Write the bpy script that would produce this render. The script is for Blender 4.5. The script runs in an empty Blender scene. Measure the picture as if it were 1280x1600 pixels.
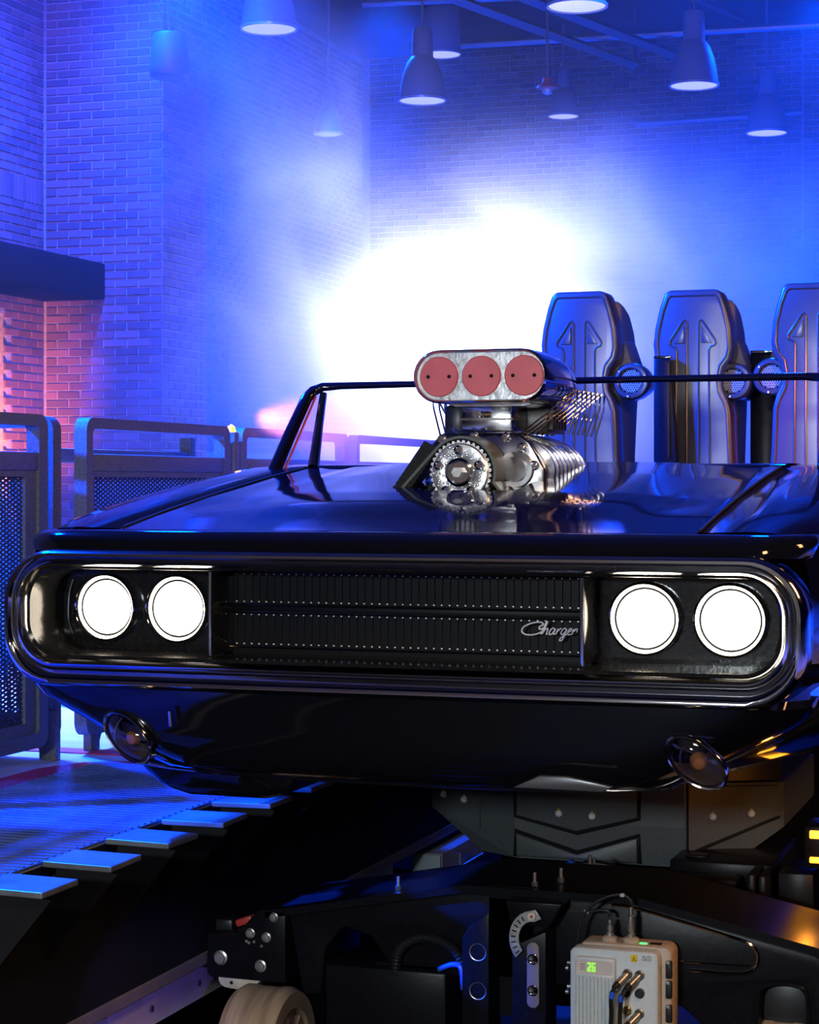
import bpy, bmesh, math, random
from mathutils import Vector, Matrix
random.seed(7)
S = bpy.context.scene
COL = S.collection
R = math.radians
PI = math.pi

# ------------------------------------------------------------------ camera
TH = R(18.8)
cd = bpy.data.cameras.new('camera')
cam = bpy.data.objects.new('camera', cd)
COL.objects.link(cam)
cam.location = (1.5049, -4.2096, 0.885)
cam.rotation_euler = (PI / 2, 0, TH)
cd.sensor_fit = 'VERTICAL'
cd.sensor_height = 36.0
cd.sensor_width = 28.8
cd.lens = 72.0
cd.shift_y = -(800 - 755) / 1600
cd.clip_end = 200
S.camera = cam

# ------------------------------------------------------------------ world, exposure
W = bpy.data.worlds.new('hall_world')
S.world = W
W.use_nodes = True
W.node_tree.nodes['Background'].inputs[0].default_value = (0.02, 0.06, 1.0, 1)
W.node_tree.nodes['Background'].inputs[1].default_value = 0.012
vs = S.view_settings
vs.view_transform = 'Standard'
vs.look = 'None'
vs.gamma = 1
vs.use_curve_mapping = False
vs.exposure = 0.0
S.cycles.use_denoising = True
S.cycles.max_bounces = 6
S.cycles.diffuse_bounces = 2
S.cycles.glossy_bounces = 4
S.cycles.transmission_bounces = 6
S.cycles.transparent_max_bounces = 16
S.cycles.volume_bounces = 0
S.cycles.volume_step_rate = 1.0
S.cycles.volume_max_steps = 128
S.cycles.sample_clamp_indirect = 4.0


# ------------------------------------------------------------------ lights
def aim(o, tgt):
    d = Vector(tgt) - Vector(o.location)
    o.rotation_euler = d.to_track_quat('-Z', 'Y').to_euler()


def light(name, typ, loc, tgt, power, color, size=0.2, size_y=None, spot=60, blend=0.5):
    l = bpy.data.lights.new(name, typ)
    l.energy = power
    l.color = color
    if typ == 'AREA':
        l.size = size
        if size_y:
            l.shape = 'RECTANGLE'
            l.size_y = size_y
    else:
        l.shadow_soft_size = size
    if typ == 'SPOT':
        l.spot_size = R(spot)
        l.spot_blend = blend
    o = bpy.data.objects.new(name, l)
    COL.objects.link(o)
    o.location = loc
    if tgt:
        aim(o, tgt)
    return o


BLUE = (0.0, 0.08, 1.0)
# neutral work lights behind the photographer: they draw the bright lines on the black paint and show the drive base
light('front_strip_light', 'AREA', (1.9, -6.5, 3.4), (0.3, 0.5, 0.3), 60, (1, 0.95, 0.9), 1.6, 0.35)
light('front_work_light', 'AREA', (0.1, -6.2, 1.35), (0.1, 1.2, 0.0), 150, (0.85, 0.95, 1.0), 0.6, 0.25)
light('right_warm_light', 'AREA', (3.3, 1.1, 2.1), (0.2, 1.8, 1.0), 45, (1.0, 0.48, 0.2), 0.5, 1.0)
light('right_gold_light', 'AREA', (2.4, -2.1, 2.5), (0.15, 0.9, 0.95), 34, (1.0, 0.62, 0.26), 0.4, 0.6)
# blue stage wash, mostly from the rig above, and added fills
light('blue_floor_wash', 'SPOT', (-4.6, 3.6, 5.2), (-1.3, 0.9, 0), 18000, (0.0, 0.06, 1.0), 0.15, spot=60)
light('pale_floor_fill', 'SPOT', (-4.6, 4.6, 5.0), (-3.3, 2.9, 0), 5000, (0.40, 0.46, 1.0), 0.1, spot=40, blend=0.8)  # added spot, stands in for white spill from the smoke
light('blue_front_wash', 'SPOT', (-5.0, -0.8, 4.6), (0.15, 3.3, 1.35), 32000, (0.0, 0.06, 1.0), 0.25, spot=36)
light('blue_low_wash', 'SPOT', (-3.0, -0.4, 1.25), (-0.44, 1.08, -0.22), 3600, BLUE, 0.05, spot=17)
light('red_seat_spot', 'SPOT', (2.9, 1.0, 2.5), (0.60, 3.2, 1.12), 1000, (1.0, 0.10, 0.05), 0.05, spot=10, blend=0.8)
light('blue_rail_fill', 'SPOT', (0.6, -1.2, -0.2), (-0.97, 0.72, -0.5), 60, (0.22, 0.16, 1.0), 0.03, spot=15)  # added unseen lamp in the trench, brightens the pale rail
for i, (x, y) in enumerate(((-5.2, 8.6), (-5.0, 14.2), (-0.6, 9.6), (-0.9, 15.0))):
    light('blue_rig_spot', 'SPOT', (x, y, 5.5), (x, y, 0), 9000, (0.0, 0.055, 1.0), 0.2, spot=140, blend=1.0)
light('blue_wall_wash', 'SPOT', (-2.4, 5.5, 5.2), (-6.2, 10.6, 2.6), 1800, (0.03, 0.045, 1.0), 0.2, spot=70)
# purple and orange light at the side wall
light('orange_wall_uplight', 'SPOT', (-5.9, 8.8, 0.25), (-6.6, 9.7, 1.15), 1000, (1.0, 0.27, 0.07), 0.1, spot=56, blend=1.0)
light('purple_wall_wash', 'SPOT', (-3.6, 6.2, 4.9), (-6.6, 9.9, 3.0), 550, (0.5, 0.03, 0.8), 0.2, spot=60, blend=1.0)
# the great white floodlight inside the smoke
light('white_smoke_flood', 'SPOT', (-3.75, 12.1, 2.0), (0.6, 0.0, 1.5), 1850, (0.92, 0.95, 1.0), 0.35, spot=112, blend=1.0)
light('amber_fence_spot', 'SPOT', (-1.62, 3.03, 1.14), (-0.9, 4.6, 1.06), 900, (1.0, 0.26, 0.12), 0.02, spot=50, blend=1.0)

# ------------------------------------------------------------------ materials
def mat(name, color=(0.5, 0.5, 0.5), rough=0.5, metal=0.0, emit=None, estr=0, coat=0, spec=0.5, trans=0, ior=1.45, alpha=1):
    m = bpy.data.materials.new(name)
    m.use_nodes = True
    b = m.node_tree.nodes['Principled BSDF']
    b.inputs['Base Color'].default_value = (*color, 1)
    b.inputs['Roughness'].default_value = rough
    b.inputs['Metallic'].default_value = metal
    b.inputs['Specular IOR Level'].default_value = spec
    b.inputs['Coat Weight'].default_value = coat
    b.inputs['Coat Roughness'].default_value = 0.03
    b.inputs['Transmission Weight'].default_value = trans
    b.inputs['IOR'].default_value = ior
    if emit:
        b.inputs['Emission Color'].default_value = (*emit, 1)
        b.inputs['Emission Strength'].default_value = estr
    return m


def noisy(m, scale=8, amount=0.35, bump=0.0, rough_var=0.0, coord='Object', stretch=None, detail=4):
    """colour grain and fine relief on a principled material"""
    nt = m.node_tree
    b = nt.nodes['Principled BSDF']
    tc = nt.nodes.new('ShaderNodeTexCoord')
    mp = nt.nodes.new('ShaderNodeMapping')
    if stretch:
        mp.inputs['Scale'].default_value = stretch
    n = nt.nodes.new('ShaderNodeTexNoise')
    n.inputs['Scale'].default_value = scale
    n.inputs['Detail'].default_value = detail
    nt.links.new(tc.outputs[coord], mp.inputs[0])
    nt.links.new(mp.outputs[0], n.inputs['Vector'])
    col = b.inputs['Base Color'].default_value[:]
    mx = nt.nodes.new('ShaderNodeMix')
    mx.data_type = 'RGBA'
    mx.inputs[6].default_value = (*[c * (1 - amount) for c in col[:3]], 1)
    mx.inputs[7].default_value = (*[min(1, c * (1 + amount)) for c in col[:3]], 1)
    cr = nt.nodes.new('ShaderNodeMapRange')
    cr.inputs[1].default_value = 0.3
    cr.inputs[2].default_value = 0.7
    nt.links.new(n.outputs['Fac'], cr.inputs[0])
    nt.links.new(cr.outputs[0], mx.inputs[0])
    nt.links.new(mx.outputs[2], b.inputs['Base Color'])
    if rough_var:
        r0 = b.inputs['Roughness'].default_value
        mr = nt.nodes.new('ShaderNodeMapRange')
        mr.inputs[3].default_value = max(0.02, r0 - rough_var)
        mr.inputs[4].default_value = min(1, r0 + rough_var)
        nt.links.new(cr.outputs[0], mr.inputs[0])
        nt.links.new(mr.outputs[0], b.inputs['Roughness'])
    if bump:
        bp = nt.nodes.new('ShaderNodeBump')
        bp.inputs['Strength'].default_value = bump
        bp.inputs['Distance'].default_value = 0.004
        nt.links.new(n.outputs['Fac'], bp.inputs['Height'])
        nt.links.new(bp.outputs[0], b.inputs['Normal'])
    return m


M = {}
M['paint'] = mat('black_gloss_paint', (0.004, 0.004, 0.006), 0.06, 0, spec=0.55)
M['bumper'] = mat('black_chrome', (0.36, 0.35, 0.36), 0.09, 1.0)
M['chrome'] = mat('chrome', (0.78, 0.78, 0.8), 0.07, 1.0)
M['trimchrome'] = mat('trim_chrome', (0.55, 0.55, 0.56), 0.12, 1.0)
M['polished'] = noisy(mat('polished_alloy', (0.62, 0.62, 0.63), 0.16, 1.0), 14, 0.25, 0.15, 0.08)
M['hammered'] = noisy(mat('machined_alloy', (0.62, 0.63, 0.64), 0.32, 0.85), 60, 0.15, 0.25, 0.06)
M['darkplastic'] = noisy(mat('dark_plastic', (0.018, 0.018, 0.02), 0.35), 30, 0.2)
M['bucket'] = noisy(mat('lamp_bucket_black', (0.010, 0.010, 0.010), 0.12, 0.0), 90, 0.4, 0.06)
M['badge'] = mat('badge_bright_metal', (0.8, 0.8, 0.82), 0.3, 0.3)
M['grille'] = mat('grille_black', (0.003, 0.003, 0.004), 0.45, spec=0.15)
M['grillebar'] = mat('grille_bar_satin', (0.10, 0.10, 0.105), 0.3, 0.6)
M['thinbar'] = mat('thin_bar_black', (0.02, 0.02, 0.021), 0.3, spec=0.3)
M['rubber'] = noisy(mat('belt_rubber', (0.010, 0.011, 0.012), 0.5, spec=0.25), 40, 0.2)
M['beltback'] = mat('belt_back', (0.10, 0.11, 0.10), 0.35)
M['reddisc'] = noisy(mat('red_cover_disc', (0.66, 0.13, 0.15), 0.42), 20, 0.06)
M['brass'] = mat('brass', (0.75, 0.5, 0.2), 0.2, 1.0)
M['hole'] = mat('dark_hole', (0.004, 0.004, 0.004), 0.9)
M['lens'] = mat('lit_headlamp', (1, 1, 1), 0.2, emit=(1.0, 0.84, 0.62), estr=9)
M['glass'] = mat('clear_glass', (1, 1, 1), 0.02, trans=1.0, ior=1.45)
M['tintglass'] = mat('vent_glass', (0.75, 0.8, 1.0), 0.02, trans=1.0, ior=1.2)
M['amber'] = mat('amber_bulb', (0.55, 0.2, 0.05), 0.25)
M['lampbowl'] = mat('lamp_bowl', (0.28, 0.22, 0.19), 0.25, 0.7)
M['seat'] = noisy(mat('seat_shell_satin', (0.10, 0.10, 0.105), 0.28, 0.55), 220, 0.12, 0.05)
M['seatpad'] = noisy(mat('seat_padding', (0.22, 0.18, 0.16), 0.6), 60, 0.15)
M['speakermesh'] = mat('speaker_mesh', (0.75, 0.76, 0.78), 0.4, 0.3)
M['fence'] = noisy(mat('fence_grey_paint', (0.12, 0.13, 0.14), 0.55), 120, 0.3, 0.3)
M['fencemesh'] = mat('fence_mesh_metal', (0.06, 0.07, 0.09), 0.45, 0.4)
M['concrete'] = noisy(mat('pale_concrete', (0.52, 0.52, 0.53), 0.6), 3, 0.18, 0.2, stretch=(1, 3, 1))
M['deckplate'] = noisy(mat('ribbed_deck_plate', (0.10, 0.15, 0.32), 0.4, 0.2), 5, 0.35, 0.2)
M['redline'] = mat('red_floor_paint', (0.55, 0.03, 0.06), 0.5)
M['trench'] = noisy(mat('trench_steel', (0.010, 0.009, 0.012), 0.6, spec=0.25), 3, 0.4, 0.1)
M['stepplate'] = noisy(mat('galvanised_step_plate', (0.17, 0.18, 0.2), 0.4, 0.4), 6, 0.45, 0.15)
M['palesteel'] = noisy(mat('pale_rail_paint', (0.66, 0.56, 0.52), 0.45), 7, 0.12)
M['palesteel_dim'] = noisy(mat('flange_steel', (0.20, 0.15, 0.14), 0.5), 6, 0.2)
M['endcap'] = mat('rail_end_grey', (0.30, 0.36, 0.40), 0.6)
M['basemetal'] = noisy(mat('base_black_enamel', (0.007, 0.007, 0.010), 0.3, spec=0.14), 90, 0.2, 0.05)
M['cover'] = noisy(mat('cover_panel_grey', (0.085, 0.098, 0.105), 0.42), 160, 0.15, 0.05)
M['steel'] = noisy(mat('bare_steel', (0.5, 0.48, 0.46), 0.35, 0.9), 30, 0.3)
M['poly'] = noisy(mat('tan_polyurethane', (0.42, 0.29, 0.19), 0.5), 5, 0.3, 0.05, stretch=(9, 1, 1))
M['cream'] = noisy(mat('cream_nylon', (0.6, 0.54, 0.45), 0.5), 25, 0.2)
M['apwhite'] = noisy(mat('white_enclosure', (0.58, 0.62, 0.65), 0.4), 60, 0.05)
M['apback'] = noisy(mat('beige_casting', (0.48, 0.36, 0.27), 0.45), 60, 0.1)
M['black'] = mat('black_cable', (0.012, 0.012, 0.013), 0.45)
M['bluecable'] = mat('blue_cable', (0.02, 0.1, 0.7), 0.35)
M['yellow'] = mat('yellow_sticker', (0.85, 0.55, 0.02), 0.5)
M['print'] = mat('black_print', (0.02, 0.02, 0.02), 0.6)
M['greenled'] = mat('green_led', (0.1, 0.5, 0.05), 0.5, emit=(0.35, 1.0, 0.05), estr=0.9)
M['greenglow'] = mat('green_status_led', (0.1, 0.5, 0.1), 0.5, emit=(0.1, 1.0, 0.25), estr=1.5)
M['amberled'] = mat('amber_marker_lens', (0.6, 0.25, 0.02), 0.4, emit=(1.0, 0.33, 0.02), estr=5)
M['redplastic'] = mat('red_plastic', (0.5, 0.05, 0.04), 0.35)
M['mortar'] = noisy(mat('mortar', (0.28, 0.265, 0.25), 0.9), 30, 0.2, 0.3)
M['ceil'] = noisy(mat('dark_ceiling', (0.03, 0.03, 0.035), 0.8), 2, 0.3)
M['frontwall'] = noisy(mat('plastered_front_wall', (0.42, 0.37, 0.32), 0.8), 2, 0.2)
M['duct'] = mat('duct_metal', (0.22, 0.22, 0.24), 0.35, 0.7)
M['domelamp'] = mat('dome_lamp_enamel', (0.17, 0.17, 0.19), 0.5)
M['lamprim'] = mat('lamp_rim', (0.5, 0.5, 0.52), 0.3, 0.5)
M['lamplens'] = mat('lamp_lens_dim', (0.8, 0.8, 0.85), 0.4, emit=(0.62, 0.62, 1.0), estr=0.75)
M['speakerbox'] = mat('pendant_speaker_plastic', (0.03, 0.03, 0.035), 0.6)
M['canopy'] = mat('dark_canopy', (0.004, 0.004, 0.006), 0.9, spec=0.05)
M['floodlens'] = mat('flood_lens', (1, 1, 1), 0.3, emit=(0.95, 0.97, 1.0), estr=6)


def brick_mat():
    m = mat('brick_clay', (0.2, 0.1, 0.08), 0.85)
    nt = m.node_tree
    b = nt.nodes['Principled BSDF']
    oi = nt.nodes.new('ShaderNodeObjectInfo')
    ge = nt.nodes.new('ShaderNodeNewGeometry')
    ad = nt.nodes.new('ShaderNodeMath')
    ad.operation = 'ADD'
    fr = nt.nodes.new('ShaderNodeMath')
    fr.operation = 'FRACT'
    nt.links.new(oi.outputs['Random'], ad.inputs[0])
    nt.links.new(ge.outputs['Random Per Island'], ad.inputs[1])
    nt.links.new(ad.outputs[0], fr.inputs[0])
    cr = nt.nodes.new('ShaderNodeValToRGB')
    e = cr.color_ramp.elements
    e[0].color = (0.10, 0.060, 0.055, 1)
    e[1].color = (0.20, 0.11, 0.095, 1)
    x = e.new(0.5)
    x.color = (0.15, 0.08, 0.066, 1)
    nt.links.new(fr.outputs[0], cr.inputs[0])
    nt.links.new(cr.outputs[0], b.inputs['Base Color'])
    return m


M['brick'] = brick_mat()


def haze_mat():
    m = bpy.data.materials.new('stage_haze')
    m.use_nodes = True
    nt = m.node_tree
    nt.nodes.clear()
    out = nt.nodes.new('ShaderNodeOutputMaterial')
    vol = nt.nodes.new('ShaderNodeVolumeScatter')
    vol.inputs['Color'].default_value = (1, 1, 1, 1)
    vol.inputs['Anisotropy'].default_value = 0.55
    tc = nt.nodes.new('ShaderNodeTexCoord')
    mp = nt.nodes.new('ShaderNodeMapping')
    mp.inputs['Scale'].default_value = (0.75, 0.55, 0.7)
    mp.inputs['Location'].default_value = HAZE_OFF
    n = nt.nodes.new('ShaderNodeTexNoise')
    n.inputs['Scale'].default_value = 1.0
    n.inputs['Detail'].default_value = 5.0
    n.inputs['Roughness'].default_value = 0.55
    n.inputs['Distortion'].default_value = 0.5
    nt.links.new(tc.outputs['Object'], mp.inputs[0])
    nt.links.new(mp.outputs[0], n.inputs['Vector'])
    mr = nt.nodes.new('ShaderNodeMapRange')
    mr.interpolation_type = 'SMOOTHSTEP'
    mr.inputs[1].default_value = 0.43
    mr.inputs[2].default_value = 0.62
    nt.links.new(n.outputs['Fac'], mr.inputs[0])
    # the machine smoke hangs round its source: a wide ragged cloud and a thick core
    def cloud(c, r, k, lo, prev):
        sub = nt.nodes.new('ShaderNodeVectorMath')
        sub.operation = 'SUBTRACT'
        sub.inputs[1].default_value = c
        nt.links.new(tc.outputs['Object'], sub.inputs[0])
        div = nt.nodes.new('ShaderNodeVectorMath')
        div.operation = 'DIVIDE'
        div.inputs[1].default_value = r
        nt.links.new(sub.outputs[0], div.inputs[0])
        ln = nt.nodes.new('ShaderNodeVectorMath')
        ln.operation = 'LENGTH'
        nt.links.new(div.outputs[0], ln.inputs[0])
        env = nt.nodes.new('ShaderNodeMapRange')
        env.interpolation_type = 'SMOOTHSTEP'
        env.inputs[1].default_value = 1.0
        env.inputs[2].default_value = 0.1
        env.inputs[3].default_value = 0.0
        env.inputs[4].default_value = k
        nt.links.new(ln.outputs[1], env.inputs[0])
        m2 = nt.nodes.new('ShaderNodeMapRange')
        m2.inputs[3].default_value = lo
        m2.inputs[4].default_value = 1.0
        nt.links.new(mr.outputs[0], m2.inputs[0])
        mul = nt.nodes.new('ShaderNodeMath')
        mul.operation = 'MULTIPLY_ADD'
        nt.links.new(m2.outputs[0], mul.inputs[0])
        nt.links.new(env.outputs[0], mul.inputs[1])
        if prev is None:
            mul.inputs[2].default_value = HAZE_BASE
        else:
            nt.links.new(prev, mul.inputs[2])
        return mul.outputs[0]
    d = None
    for args in HAZE_CLOUDS:
        d = cloud(*args, d)
    nt.links.new(d, vol.inputs['Density'])
    nt.links.new(vol.outputs[0], out.inputs['Volume'])
    return m


HAZE_OFF = (3.1, 1.7, 0.4)
HAZE_BASE = 0.005
HAZE_CLOUDS = (((-2.9, 10.6, 1.5), (4.8, 3.0, 2.4), 0.50, 0.05),       # wide bank of smoke
               ((-3.5, 11.2, 1.6), (2.2, 2.2, 1.9), 0.9, 0.35),       # thick core at the floodlight
               ((-4.45, 10.0, 3.5), (1.5, 2.2, 2.7), 0.60, 0.05),    # plume climbing at the left
               ((-1.5, 10.3, 1.8), (3.2, 2.6, 1.9), 0.85, 0.25),       # low bank behind the seats
               ((-1.48, 3.55, 1.12), (0.6, 1.2, 0.42), 0.5, 0.3))     # wisp by the amber lamp


# ------------------------------------------------------------------ mesh helpers
def rootof(p):
    while p.parent:
        p = p.parent
    return p


def obj(name, bm, m, parent=None, smooth=35, kind=None):
    """one mesh object; coordinates in bm are world coordinates"""
    bmesh.ops.recalc_face_normals(bm, faces=bm.faces[:])
    me = bpy.data.meshes.new(name)
    if parent:
        off = rootof(parent).location.copy()
    else:
        xs = [v.co for v in bm.verts]
        off = Vector(((min(v.x for v in xs) + max(v.x for v in xs)) / 2, (min(v.y for v in xs) + max(v.y for v in xs)) / 2, min(v.z for v in xs)))
    for v in bm.verts:
        v.co -= off
    bm.to_mesh(me)
    bm.free()
    if smooth:
        me.shade_smooth()
        me.set_sharp_from_angle(angle=R(smooth))
    me.materials.append(M[m])
    o = bpy.data.objects.new(name, me)
    COL.objects.link(o)
    if parent:
        o.parent = parent
    else:
        o.location = off
    if kind:
        o['kind'] = kind
    return o


def thing(name, label, cat, loc, group=None):
    o = bpy.data.objects.new(name, None)
    o.empty_display_size = 0.1
    COL.objects.link(o)
    o.location = loc
    tag(o, label, cat, group)
    return o


def tag(o, label, cat, group=None):
    o['label'] = label
    o['category'] = cat
    if group:
        o['group'] = group
    return o


def struct(name, bm, m, parent=None, smooth=0):
    return obj(name, bm, m, parent, smooth, None if parent else 'structure')


def B():
    return bmesh.new()


def _merge(bm, t):
    me = bpy.data.meshes.new('tmp')
    t.to_mesh(me)
    t.free()
    bm.from_mesh(me)
    bpy.data.meshes.remove(me)
    return bm


def box(bm, c, s, bev=0, rot=None, seg=2):
    t = bmesh.new()
    bmesh.ops.create_cube(t, size=1)
    for v in t.verts:
        v.co = Vector((v.co.x * s[0], v.co.y * s[1], v.co.z * s[2]))
    if bev:
        bmesh.ops.bevel(t, geom=t.edges[:], offset=bev, segments=seg, affect='EDGES', profile=0.5)
    mt = Matrix.Translation(Vector(c))
    if rot:
        from mathutils import Euler
        mt = mt @ Euler(rot).to_matrix().to_4x4()
    t.transform(mt)
    return _merge(bm, t)


def frame_of(d):
    d = d.normalized()
    a = Vector((0, 0, 1)) if abs(d.z) < 0.9 else Vector((1, 0, 0))
    u = d.cross(a).normalized()
    return u, d.cross(u).normalized()


def cyl(bm, p0, p1, r0, r1=None, n=20, caps=True):
    r1 = r0 if r1 is None else r1
    p0, p1 = Vector(p0), Vector(p1)
    u, w = frame_of(p1 - p0)
    rings = []
    for p, r in ((p0, r0), (p1, r1)):
        rings.append([bm.verts.new(p + (u * math.cos(2 * PI * i / n) + w * math.sin(2 * PI * i / n)) * r) for i in range(n)])
    for i in range(n):
        j = (i + 1) % n
        bm.faces.new((rings[0][i], rings[0][j], rings[1][j], rings[1][i]))
    if caps:
        bm.faces.new(rings[0][::-1])
        bm.faces.new(rings[1])
    return bm


def rev(bm, prof, c, axis, n=32, close=False):
    """surface of revolution: prof = [(r, along)], about axis through c"""
    c, d = Vector(c), Vector(axis).normalized()
    u, w = frame_of(d)
    rings = []
    for r, a in prof:
        if r < 1e-6:
            rings.append([bm.verts.new(c + d * a)])
        else:
            rings.append([bm.verts.new(c + d * a + (u * math.cos(2 * PI * i / n) + w * math.sin(2 * PI * i / n)) * r) for i in range(n)])
    prs = list(zip(rings, rings[1:]))
    if close:
        prs.append((rings[-1], rings[0]))
    for a, b in prs:
        for i in range(n):
            j = (i + 1) % n
            if len(a) == 1 and len(b) == 1:
                continue
            if len(a) == 1:
                bm.faces.new((a[0], b[i], b[j]))
            elif len(b) == 1:
                bm.faces.new((a[i], a[j], b[0]))
            else:
                bm.faces.new((a[i], a[j], b[j], b[i]))
    return bm


def tube(bm, pts, r, n=8, closed=False, flat=1.0, caps=True):
    pts = [Vector(p) for p in pts]
    N = len(pts)
    rings = []
    u = None
    for k, p in enumerate(pts):
        if closed:
            d = pts[(k + 1) % N] - pts[k - 1]
        else:
            d = pts[min(k + 1, N - 1)] - pts[max(k - 1, 0)]
        d.normalize()
        if u is None:
            u, w = frame_of(d)
        else:
            u = (u - d * u.dot(d)).normalized()
            w = d.cross(u)
        rr = r[k] if isinstance(r, (list, tuple)) else r
        rings.append([bm.verts.new(p + u * math.cos(2 * PI * i / n) * rr + w * math.sin(2 * PI * i / n) * rr * flat) for i in range(n)])
    m = N if closed else N - 1
    for k in range(m):
        a, b = rings[k], rings[(k + 1) % N]
        for i in range(n):
            j = (i + 1) % n
            bm.faces.new((a[i], a[j], b[j], b[i]))
    if not closed and caps:
        bm.faces.new(rings[0][::-1])
        bm.faces.new(rings[-1])
    return bm


def smoothpts(pts, k=6):
    """Catmull-Rom through points"""
    pts = [Vector(p) for p in pts]
    out = []
    for i in range(len(pts) - 1):
        p0, p1, p2, p3 = pts[max(i - 1, 0)], pts[i], pts[i + 1], pts[min(i + 2, len(pts) - 1)]
        for s in range(k):
            t = s / k
            out.append(0.5 * ((2 * p1) + (p2 - p0) * t + (2 * p0 - 5 * p1 + 4 * p2 - p3) * t * t + (3 * p1 - p0 - 3 * p2 + p3) * t ** 3))
    out.append(pts[-1])
    return out


def prism(bm, poly, plane, a0, a1, bev=0, seg=2):
    """extrude a 2D polygon; plane 'xz' along y, 'yz' along x, 'xy' along z"""
    t = bmesh.new()

    def mk(p, a):
        return {'xz': (p[0], a, p[1]), 'yz': (a, p[0], p[1]), 'xy': (p[0], p[1], a)}[plane]
    lo = [t.verts.new(mk(p, a0)) for p in poly]
    hi = [t.verts.new(mk(p, a1)) for p in poly]
    t.faces.new(lo)
    t.faces.new(hi[::-1])
    n = len(poly)
    for i in range(n):
        j = (i + 1) % n
        t.faces.new((lo[i], hi[i], hi[j], lo[j]))
    bmesh.ops.recalc_face_normals(t, faces=t.faces[:])
    if bev:
        es = [e for e in t.edges if len(e.link_faces) == 2 and e.calc_face_angle(0) > 0.4]
        bmesh.ops.bevel(t, geom=es, offset=bev, segments=seg, affect='EDGES', profile=0.5, clamp_overlap=True)
    return _merge(bm, t)


def loft(bm, rings, closed=True, cap0=False, cap1=False):
    vr = [[bm.verts.new(p) for p in r] for r in rings]
    n = len(vr[0])
    for a, b in zip(vr, vr[1:]):
        for i in range(n if closed else n - 1):
            j = (i + 1) % n
            bm.faces.new((a[i], a[j], b[j], b[i]))
    if cap0:
        bm.faces.new(vr[0][::-1])
    if cap1:
        bm.faces.new(vr[-1])
    return bm


def rrect(w0, w1, h0, h1, r, k=8):
    """rounded rectangle outline, counter-clockwise, constant point count"""
    out = []
    for cx, cy, a0 in ((w1 - r, h1 - r, 0), (w0 + r, h1 - r, 90), (w0 + r, h0 + r, 180), (w1 - r, h0 + r, 270)):
        for i in range(k + 1):
            a = R(a0 + 90 * i / k)
            out.append((cx + r * math.cos(a), cy + r * math.sin(a)))
    return out


def lerp(a, b, t):
    return a + (b - a) * t


def interp(x, xs, ys):
    if x <= xs[0]:
        return ys[0]
    for i in range(len(xs) - 1):
        if x <= xs[i + 1]:
            t = (x - xs[i]) / (xs[i + 1] - xs[i])
            return lerp(ys[i], ys[i + 1], t)
    return ys[-1]


def sm(t):
    t = max(0, min(1, t))
    return t * t * (3 - 2 * t)


def copy_tree(o, parent=None):
    c = o.copy()
    COL.objects.link(c)
    c.parent = parent
    for ch in o.children:
        copy_tree(ch, c)
    return c
# ------------------------------------------------------------------ the setting
CEIL = 6.0
YB = 19.0            # back wall
XL, XP, YP = -6.6, -5.55, 10.45   # side wall, pilaster face edge, pilaster front

bm = B(); box(bm, (-3.8, 7.5, -0.03), (5.94, 25, 0.06)); floor = struct('floor', bm, 'concrete')
bm = B(); box(bm, (5.6, 7.5, -0.03), (8.2, 25, 0.06)); floor_r = struct('floor_right', bm, 'concrete')
bm = B(); box(bm, (0, -0.3, -0.86), (3.6, 9.4, 0.06)); struct('floor_trench', bm, 'trench')
bm = B(); box(bm, (0.3, 4.45, -0.44), (2.6, 0.1, 0.80)); struct('wall_trench_added', bm, 'trench')  # added wall, keeps the blue-lit trench floor behind out of view
bm = B(); box(bm, (0.34, 12.2, -0.03), (2.34, 15.6, 0.06)); struct('floor_far', bm, 'concrete')
bm = B(); box(bm, (-1, 7.5, CEIL + 0.05), (20, 25, 0.1)); struct('ceiling', bm, 'ceil')

bm = B(); box(bm, (0, -9.1, 2.6), (15, 0.2, 6.9)); struct('wall_front', bm, 'frontwall')
bm = B(); box(bm, (0, -6.9, -0.03), (15, 4.2, 0.06)); struct('floor_front', bm, 'concrete')

# deck plate with a red painted border beside the trench
bm = B(); box(bm, (-1.165, -1.3, 0.004), (0.67, 5.6, 0.008))
for i in range(150):
    y = -3.9 + i * 0.0365
    box(bm, (-1.165, y, 0.0095), (0.66, 0.012, 0.003))
struct('deck_plate', bm, 'deckplate', floor)
bm = B()
prism(bm, [(-1.62, -3.9), (-1.62, 1.40), (-1.55, 1.58), (-1.40, 1.66), (-0.84, 1.66), (-0.84, 1.56), (-1.36, 1.56), (-1.45, 1.50), (-1.50, 1.36), (-1.50, -3.9)], 'xy', 0.0005, 0.005)
struct('floor_marking', bm, 'redline', floor)
bm = B(); box(bm, (-1.8, 1.83, 0.002), (1.9, 0.10, 0.004)); struct('floor_marking', bm, 'redline', floor)

# trench walls with a lower flange, gusset brackets and step plates
tw = B()
box(tw, (-0.90, 7.5, -0.23), (0.10, 25, 0.40))
trench = struct('wall_trench_left', tw, 'trench')
bm = B(); box(bm, (-0.915, 7.5, -0.425), (0.14, 25, 0.035), 0.004); struct('flange', bm, 'palesteel_dim', trench)
bm = B(); box(bm, (-0.838, 7.5, -0.018), (0.02, 25, 0.034), 0.004); struct('edge_angle', bm, 'trench', trench)
for k in range(12):
    y = -0.24 + k * 0.315
    x1 = -0.64 + 0.004 * math.sin(k * 5.1)
    bm = B(); box(bm, (-0.735, y + 0.0, 0.004), (0.175, 0.165, 0.014), 0.003, rot=(0.01 * math.sin(k * 3), 0.02 * math.sin(k * 7 + 1), 0.03 * math.sin(k * 2.3)))
    struct('step_plate', bm, 'stepplate', trench)
    bm = B(); prism(bm, [(-0.85, -0.006), (-0.67, -0.006), (-0.67, -0.025), (-0.85, -0.24)], 'xz', y - 0.006, y + 0.006)
    struct('gusset', bm, 'trench', trench)
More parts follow.
